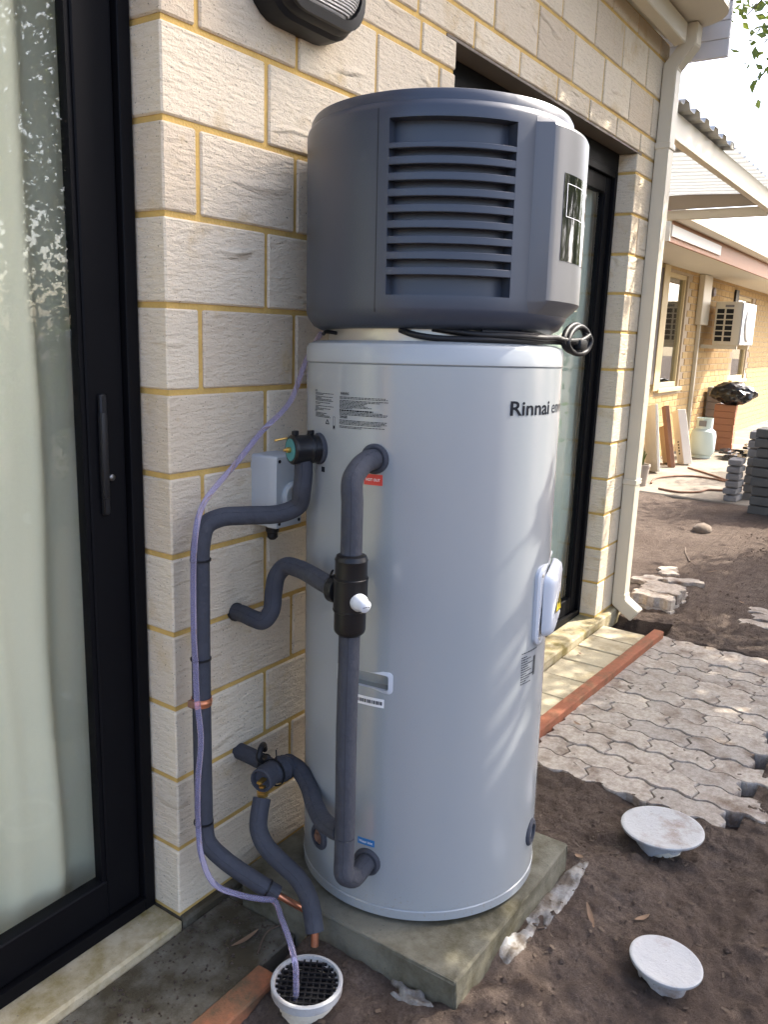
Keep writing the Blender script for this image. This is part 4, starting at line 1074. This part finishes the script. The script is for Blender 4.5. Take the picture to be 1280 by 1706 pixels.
# ------------------------------------------------------------------ the far house
fh = tag(empty('far_brick_house', (9, 1.62, 0)), 'yellow brick house with red brown fascia in the background', 'house')
FY = 1.62
def fbox(name, lo, hi, mat, parent=fh, bev=0):
    return box(name, Vector(lo)-fh.location, Vector(hi)-fh.location, mat, parent, bev)
wins = [(8.02, 8.62, .80, 2.15), (8.83, 9.73, .80, 2.15), (12.65, 13.66, .80, 2.08)]
cbm = bmesh.new(); O = fh.location
def cw(x0, x1, z0, z1): box_bm(cbm, Vector((x0, FY+.008, z0))-O, Vector((x1, FY+.3, z1))-O)
cw(6.6, 8.83, -.1, 2.3); cw(9.73, 12.65, -.1, 2.3); cw(13.66, 20, -.1, 2.3)
cw(8.83, 9.73, -.1, .80); cw(12.65, 13.66, -.1, .80); cw(8.83, 9.73, 2.15, 2.3); cw(12.65, 13.66, 2.08, 2.3)
fw = link('wall', bmmesh('wall', cbm, M['farmortar']), fh)
fbme = cbox_mesh('brick', (.230, .06, .076), M['farbrick'], .003)
rest = []
vis = []
for c_ in range(27):
    z = -.06+c_*.086+.043
    x = 8.0+(.12 if c_ % 2 else 0)
    while x < 16.5:
        ok = True
        for a, b, z0, z1 in wins[1:]:
            if x+.115 > a-.01 and x-.115 < b+.01 and z+.038 > z0-.04 and z-.038 < z1: ok = False
        if ok: vis.append((x, z))
        x += .240
vis.sort(key=lambda t: abs(t[0]-10.6)+.25*abs(t[1]-1.3))
for i, (x, z) in enumerate(vis):
    if i < 295:
        link('brick', fbme, fw, Vector((x, FY+.03+rng.uniform(-.001, .001), z))-O)
    else: rest.append((x, z))
rb = bmesh.new()
for x, z in rest: box_bm(rb, Vector((x-.115, FY, z-.038))-O, Vector((x+.115, FY+.06, z+.038))-O)
tag(link('brickwork', bmmesh('brickwork', rb, M['farbrick']), fw), kind='stuff')
for a, b, z0, z1 in wins[1:]:
    w_ = link('window', None, fh)
    f = bmesh.new(); y0_, y1_ = FY+.03, FY+.10
    for lo, hi in (((a, y0_, z0), (a+.09, y1_, z1)), ((b-.045, y0_, z0), (b, y1_, z1)), ((a+.0901, y0_, z0), (b-.0451, y1_, z0+.06)), ((a+.0901, y0_, z1-.05), (b-.0451, y1_, z1))):
        box_bm(f, Vector(lo)-O, Vector(hi)-O, .004)
    link('frame', bmmesh('frame', f, M['timber']), w_)
    fbox('sill', (a-.05, FY-.04, z0-.05), (b+.05, FY+.12, z0-.002), M['timber'], w_, .004)
    fbox('pane', (a+.085, FY+.06, z0+.055), (b-.04, FY+.066, z1-.045), M['glass_far'], w_)
    fbox('blind', (a+.1, FY+.16, z0+.1), (a+.38, FY+.17, z0+.62), M['white_board'], w_)
fbox('fly_screen', (8.20, FY-.02, .86), (8.60, FY+.004, 2.16), plain('dark_mesh', (.08, .065, .055), .8), fh)
fbox('shutter_post', (8.60, FY-.03, .78), (8.82, FY+.004, 2.2), M['timber'], fh)
fbox('room', (8.0, FY+1.6, -.1), (16, FY+1.7, 2.3), M['room'], fh)
fbox('room_floor', (8.0, FY+.31, -.09), (16, FY+1.59, -.05), M['room'], fh)
fbox('room_ceiling', (6.6, FY+.2, 2.305), (20, FY+1.7, 2.33), M['room'], fh)
fbox('soffit', (6.50, .985, 2.215), (20, FY+.005, 2.225), M['soffit'], fh)
fbox('fascia', (6.5, .958, 2.205), (20, .984, 2.40), M['redwood'], fh)
fbox('fascia_end', (6.46, .95, 2.205), (6.498, FY, 2.42), M['cream'], fh)
fbox('white_trim', (6.50, .94, 2.25), (8.3, .9575, 2.345), M['white_board'], fh)
prism('gutter', [(.955-1.62, 2.385), (.90-1.62, 2.375), (.84-1.62, 2.40), (.83-1.62, 2.475), (.845-1.62, 2.478), (.955-1.62, 2.47)], 0, 6.46-9, 11., M['cream'], fh)
rv_ = [(6.46, .85, 2.46), (20, .85, 2.46), (20, 5.5, 3.7), (11.1, 5.5, 3.7)]
rvs = [Vector(v)-O for v in rv_]; rvs2 = [v-Vector((0, 0, .03)) for v in rvs]
link('roof', mesh('roof', rvs+rvs2, [(0, 1, 2, 3), (7, 6, 5, 4), (0, 4, 5, 1), (1, 5, 6, 2), (2, 6, 7, 3), (3, 7, 4, 0)], M['redroof']), fh)
fbox('pipe_cover', (10.20, FY-.075, 1.58), (10.60, FY-.002, 2.21), M['cream'], fh, .006)
fbox('conduit', (10.32, FY-.045, -.08), (10.37, FY-.003, 1.58), M['cream'], fh)
lathe('vent_disc', [(.06, 0), (.06, .03), (.03, .04)], plain('lilac_grey', (.30, .27, .30), .6), fh, 20, loc=Vector((10.95, FY-.002, 2.03))-O, rot=(R(90), 0, 0))
fbox('dark_vent', (12.25, FY-.03, 1.96), (12.45, FY+.001, 2.14), M['rubber'], fh)
# air conditioner outdoor unit: side grille faces the camera
ac = tag(empty('air_conditioner', (10.6, 1.3, 1.33)), 'white air conditioner outdoor unit bracketed on the yellow brick wall', 'air conditioner')
box('case', (0, -.16, .0), (.82, .17, .56), M['cream'], ac, .012, 2)
bm = bmesh.new()
for r_i in range(6):
    for c_i in range(2): box_bm(bm, (-.004, -.05+c_i*.115-.01, .05+r_i*.072), (.004, .04+c_i*.115-.01, .106+r_i*.072))
link('side_grille', bmmesh('side_grille', bm, M['rubber']), ac)
box('front_panel', (.01, -.178, .01), (.81, -.1605, .55), M['white_plastic'], ac, .004)
lathe('fan_grille', [(.23, 0), (.23, .02), (.20, .03), (.02, .03)], M['white_board'], ac, 28, loc=(.40, -.1785, .28), rot=(R(90), 0, 0))
box('nameplate', (-.003, -.06, .49), (.001, .05, .52), M['greybrick'], ac)
box('bracket', (.02, -.14, -.05), (.07, .318, -.001), M['cream'], ac); box('bracket', (.74, -.14, -.05), (.79, .318, -.001), M['cream'], ac)
# things on the slab
wbm = cbox_mesh('board', (.03, .36, .74), M['white_board'], .004)
o = link('leaning_board', wbm, None, (8.12, 1.41, .285), (R(-10), R(-4), R(-52))); tag(o, 'large cream board leaning against the far brick wall', 'board')
o = link('leaning_plank', cbox_mesh('leaning_plank', (.05, .10, .72), M['rust'], .004), None, (8.6, 1.36, .27), (R(-14), R(-6), R(-50))); tag(o, 'rusty brown plank leaning between the board and the boxes', 'plank')
lb = tag(empty('long_carton', (8.95, 1.30, .24), (R(-14), R(-7), R(-50))), 'long white carton leaning beside the gas bottle', 'carton')
box('carton', (-.05, -.09, -.325), (.05, .09, .325), M['white_board'], lb, .004)
for k in range(5): box('print', (-.0512, -.02, -.2+k*.035), (-.0502, .015, -.18+k*.035), M['ink'], lb)
o = link('short_carton', cbox_mesh('short_carton', (.08, .16, .44), M['card'], .004), None, (8.78, 1.42, .16), (R(-16), R(-6), R(-50))); tag(o, 'short brown carton leaning behind the white carton', 'carton')
gbx = tag(empty('gas_bottle', (9.7, 1.23, -.068)), 'pale green gas bottle standing on the slab', 'gas bottle')
lathe('vessel', [(.09, .0), (.10, .03), (.135, .05), (.15, .09), (.152, .28), (.14, .335), (.10, .37), (.03, .385)], M['gas'], gbx, 32)
lathe('foot_ring', [(.11, -.0), (.115, .0), (.115, .05), (.11, .05)], M['gas'], gbx, 28, False, False)
cr = lathe('collar', [(.10, .365), (.10, .50), (.094, .50), (.094, .365)], M['gas'], gbx, 28, False, False)
lathe('valve', [(.02, .38), (.02, .43), (.035, .435), (.035, .46)], M['brass'], gbx, 12)
patchv = box('tag', (-.106, -.045, .40), (-.1005, .045, .47), M['greybrick'], gbx)
rbm_ = cbox_mesh('stacked_brick', (.23, .27, .086), M['redbrick'], .005); gbm_ = cbox_mesh('stacked_block', (.30, .20, .10), M['greybrick'], .006)
for k in range(7):
    o = link('stacked_brick', rbm_, None, (10.75, 1.22, -.026+k*.088), (0, 0, .1+rng.uniform(-.04, .04))); tag(o, nth(k, 7)+' red brick of the stack under the black bag', 'brick', 'red brick stack')
for k in range(8):
    o = link('stacked_block', gbm_, None, (11.3, 1.485, -.02+k*.102), (0, 0, rng.uniform(-.04, .04))); tag(o, nth(k, 8)+' grey block of the stack against the yellow wall', 'block', 'grey block stack')
bb = bmesh.new(); bmesh.ops.create_icosphere(bb, subdivisions=4, radius=1)
for v in bb.verts:
    c = v.co.copy(); f_ = 1+.22*float(fbm(np.array([c.x*2.1+c.z]), np.array([c.y*2.3+c.z*1.7]), 3)[0])
    v.co = Vector((c.x*.22*f_, c.y*.28*f_, c.z*.15*f_))+Vector(c)*.022*float(fbm(np.array([c.x*5+c.z*4]), np.array([c.y*5-c.z*3]), 2)[0])
o = link('black_bag', bmmesh('black_bag', bb, M['plastic_bag'], True, 30), None, (10.75, 1.16, .70)); tag(o, 'crumpled black plastic bag on top of the red brick stack', 'bag')
pot = tag(empty('plant_pot', (7.05, 1.16, -.07)), 'small beige plant pot beside the downpipe in the background', 'plant pot')
lathe('pot', [(.05, 0), (.052, .0), (.072, .19), (.078, .19), (.078, .215), (.068, .215), (.066, .18), (.01, .18)], plain('beige_pot', (.36, .31, .26), .8), pot, 24)
for k in range(4): tube('stem', [(0, 0, .18), (.01*k-.015, .012*(k-1.5), .27), (.02*k-.03, .025*(k-1.5), .33+.02*k)], .006, M['leaf'], pot, 6)
for i, (pts_, lab_) in enumerate([([(7.2, 1.1, -.06), (7.6, 1.15, -.06), (8.0, .9, -.06), (7.9, .5, -.06), (7.5, .3, -.06), (7.3, .35, -.06)], 'brown garden hose curving across the far slab'), ([(6.95, .95, -.06), (6.9, .75, -.06), (7.05, .6, -.06), (7.25, .55, -.06), (7.35, .33, -.06)], 'dark red hose lying on the slab edge near the blocks'), ([(8.6, 1.1, -.06), (8.3, .8, -.06), (7.9, .45, -.06), (7.7, .2, -.06)], 'thin brown cable lying across the slab')]):
    o = tube('garden_hose', pts_, .010, M['rust'], None, 8); tag(o, lab_, 'hose')
jb = bmesh.new()
for k in range(60):
    a = Vector((rng.uniform(9.6, 10.9), rng.uniform(.55, 1.0), -.06+rng.uniform(0, .07)))
    box_bm(jb, a, a+Vector((rng.uniform(.03, .22), rng.uniform(.02, .1), rng.uniform(.01, .03))))
o = link('scrap_heap', bmmesh('scrap_heap', jb, M['plastic_bag'])); tag(o, 'low heap of black scrap beside the gas bottle', 'scrap', kind='stuff')

# ------------------------------------------------------------------ trees outside the frame, their crowns shaped to shade the yard
def tree(name, base, fork, blobs, label, seed, extra=(), lsize=(.07, .12)):
    """blobs: (centre, radii, leaves); extra: leafy twig ends"""
    r_ = np.random.default_rng(seed); root = tag(empty(name, base), label, 'tree')
    B = Vector(base); fk = Vector(fork)-B
    vs, fs = tube_data(smooth_path([(0, 0, -.2), (fk.x*.25+.05, fk.y*.25, fk.z*.4), fk], 8), lambda i, t: .12*(1-.5*t), 10)
    def limb(p, q, r0, r1):
        nonlocal vs, fs
        mid = (Vector(p)+Vector(q))/2+Vector((r_.normal()*.08, r_.normal()*.08, .12))
        v2, f2 = tube_data(smooth_path([p, mid, q], 5), lambda i, t: r0+(r1-r0)*t, 6)
        b = len(vs); vs += v2; fs += [tuple(b+i for i in f) for f in f2]
    Ps = []
    for c, rad, n in blobs:
        c = Vector(c)-B; limb(fk, c, .055, .025); tips = []
        for k in range(max(8, n//180)):
            d = r_.normal(size=3); d /= np.linalg.norm(d)
            e = c+Vector(d*np.array(rad)*r_.uniform(.45, 1.0)); limb(c, e, .018, .004); tips.append(e)
        cl = r_.integers(0, len(tips), n)
        Ps.append(np.array([tips[i] for i in cl])+r_.normal(size=(n, 3))*np.array(rad)*.19)
    for e, c0, m_ in extra:
        e = Vector(e)-B; c0 = Vector(c0)-B; limb(c0, e, .010, .003)
        t_ = r_.uniform(.62, 1.05, m_)[:, None]; Ps.append(np.array(c0)*(1-t_)+np.array(e)*t_+r_.normal(size=(m_, 3))*.055)
    link('trunk', mesh('trunk', vs, fs, M['bark'], True), root)
    P = np.concatenate(Ps); n = len(P)
    dirs = r_.normal(size=(n, 3)); dirs[:, 2] -= .5; dirs /= np.linalg.norm(dirs, axis=1)[:, None]
    up = r_.normal(size=(n, 3)); sd_ = np.cross(dirs, up); sd_ /= np.linalg.norm(sd_, axis=1)[:, None]
    nn = np.cross(sd_, dirs); L_ = r_.uniform(*lsize, n)[:, None]; ne = sum(m for _, _, m in extra)
    if ne: L_[-ne:] *= .62
    W_ = L_*.24
    a = P; b = P+dirs*L_*.45+sd_*W_+nn*L_*.06; c = P+dirs*L_; d = P+dirs*L_*.45-sd_*W_+nn*L_*.06
    V = np.stack([a, b, c, d], 1).reshape(-1, 3); F = np.arange(4*n).reshape(n, 4)
    F = np.concatenate([F[:, [0, 1, 2]], F[:, [0, 2, 3]]])
    me = bpy.data.meshes.new('crown'); me.from_pydata(V.tolist(), [], F.tolist()); me.materials.append(M['leaf'])
    link('crown', me, root); return root
tw = Vector((4.1, -.9, 3.6))
ex = []
for a_, b_, dd in ((-.06, .10, 4.0), (.04, .20, 4.0), (.10, .02, 4.1), (.02, -.04, 3.9), (.16, -.10, 4.2), (.05, -.16, 4.0), (.13, .12, 4.3), (.20, .05, 4.0), (.10, -.28, 4.1)):
    p_ = Vector((-1.1225, -1.2978, 1.3363))+Vector((4.633, 1.038, 1.474))*(dd/4)+Vector((.568, -.822, .033))*a_+Vector((.156, .148, .977))*b_
    ex.append((p_, tw+Vector((a_*1.5, 0, b_*1.5)), 60))
tree('garden_tree', (5.2, -3.6, -.1), (4.5, -2.7, 2.6), [((2.90, -.98, 4.2), (.65, .52, .95), 6000), ((3.5, -1.0, 4.9), (.9, .7, .8), 3500), ((2.48, -1.30, 4.32), (.34, .30, .42), 1500), ((1.80, -1.36, 2.08), (.42, .30, .34), 400), ((3.19, -2.08, 2.55), (.8, .6, .42), 3000), ((4.3, -1.95, 2.4), (.9, .6, .6), 2200), ((4.9, -2.3, 3.4), (1.3, .9, .9), 2600), ((4.1, -.9, 4.2), (.5, .5, .4), 700)], 'leafy tree whose twigs hang into the top right corner', 1, ex)
tree('garden_tree', (6.4, -2.15, -.1), (6.3, -2.0, .8), [((6.2, -1.95, 1.5), (1.2, .7, 1.1), 6000), ((6.4, -2.2, 2.8), (1.0, .75, .8), 3500), ((4.6, -3.2, 1.7), (.9, .8, 1.2), 4000)], 'bushy green tree growing low at the right side of the yard', 2)
tree('garden_tree', (9.2, -1.4, -.1), (9.1, -1.3, .9), [((9.0, -1.25, 1.7), (1.1, .55, 1.4), 4500), ((10.5, -1.6, 2.6), (1.3, .9, 1.2), 3500)], 'tall shrub shading the far slab just outside the right edge', 5)
tree('garden_tree', (3.0, -5.2, -.1), (3.0, -5.1, 1.6), [((3.0, -5.0, 3.2), (1.5, .8, 1.6), 9000), ((3.1, -5.1, 5.3), (1.4, .8, 1.3), 6000), ((3.0, -5.0, 1.0), (1.4, .6, .9), 4500)], 'dense tree mirrored in the glass of the sliding door', 3)
bpy.context.view_layer.update()
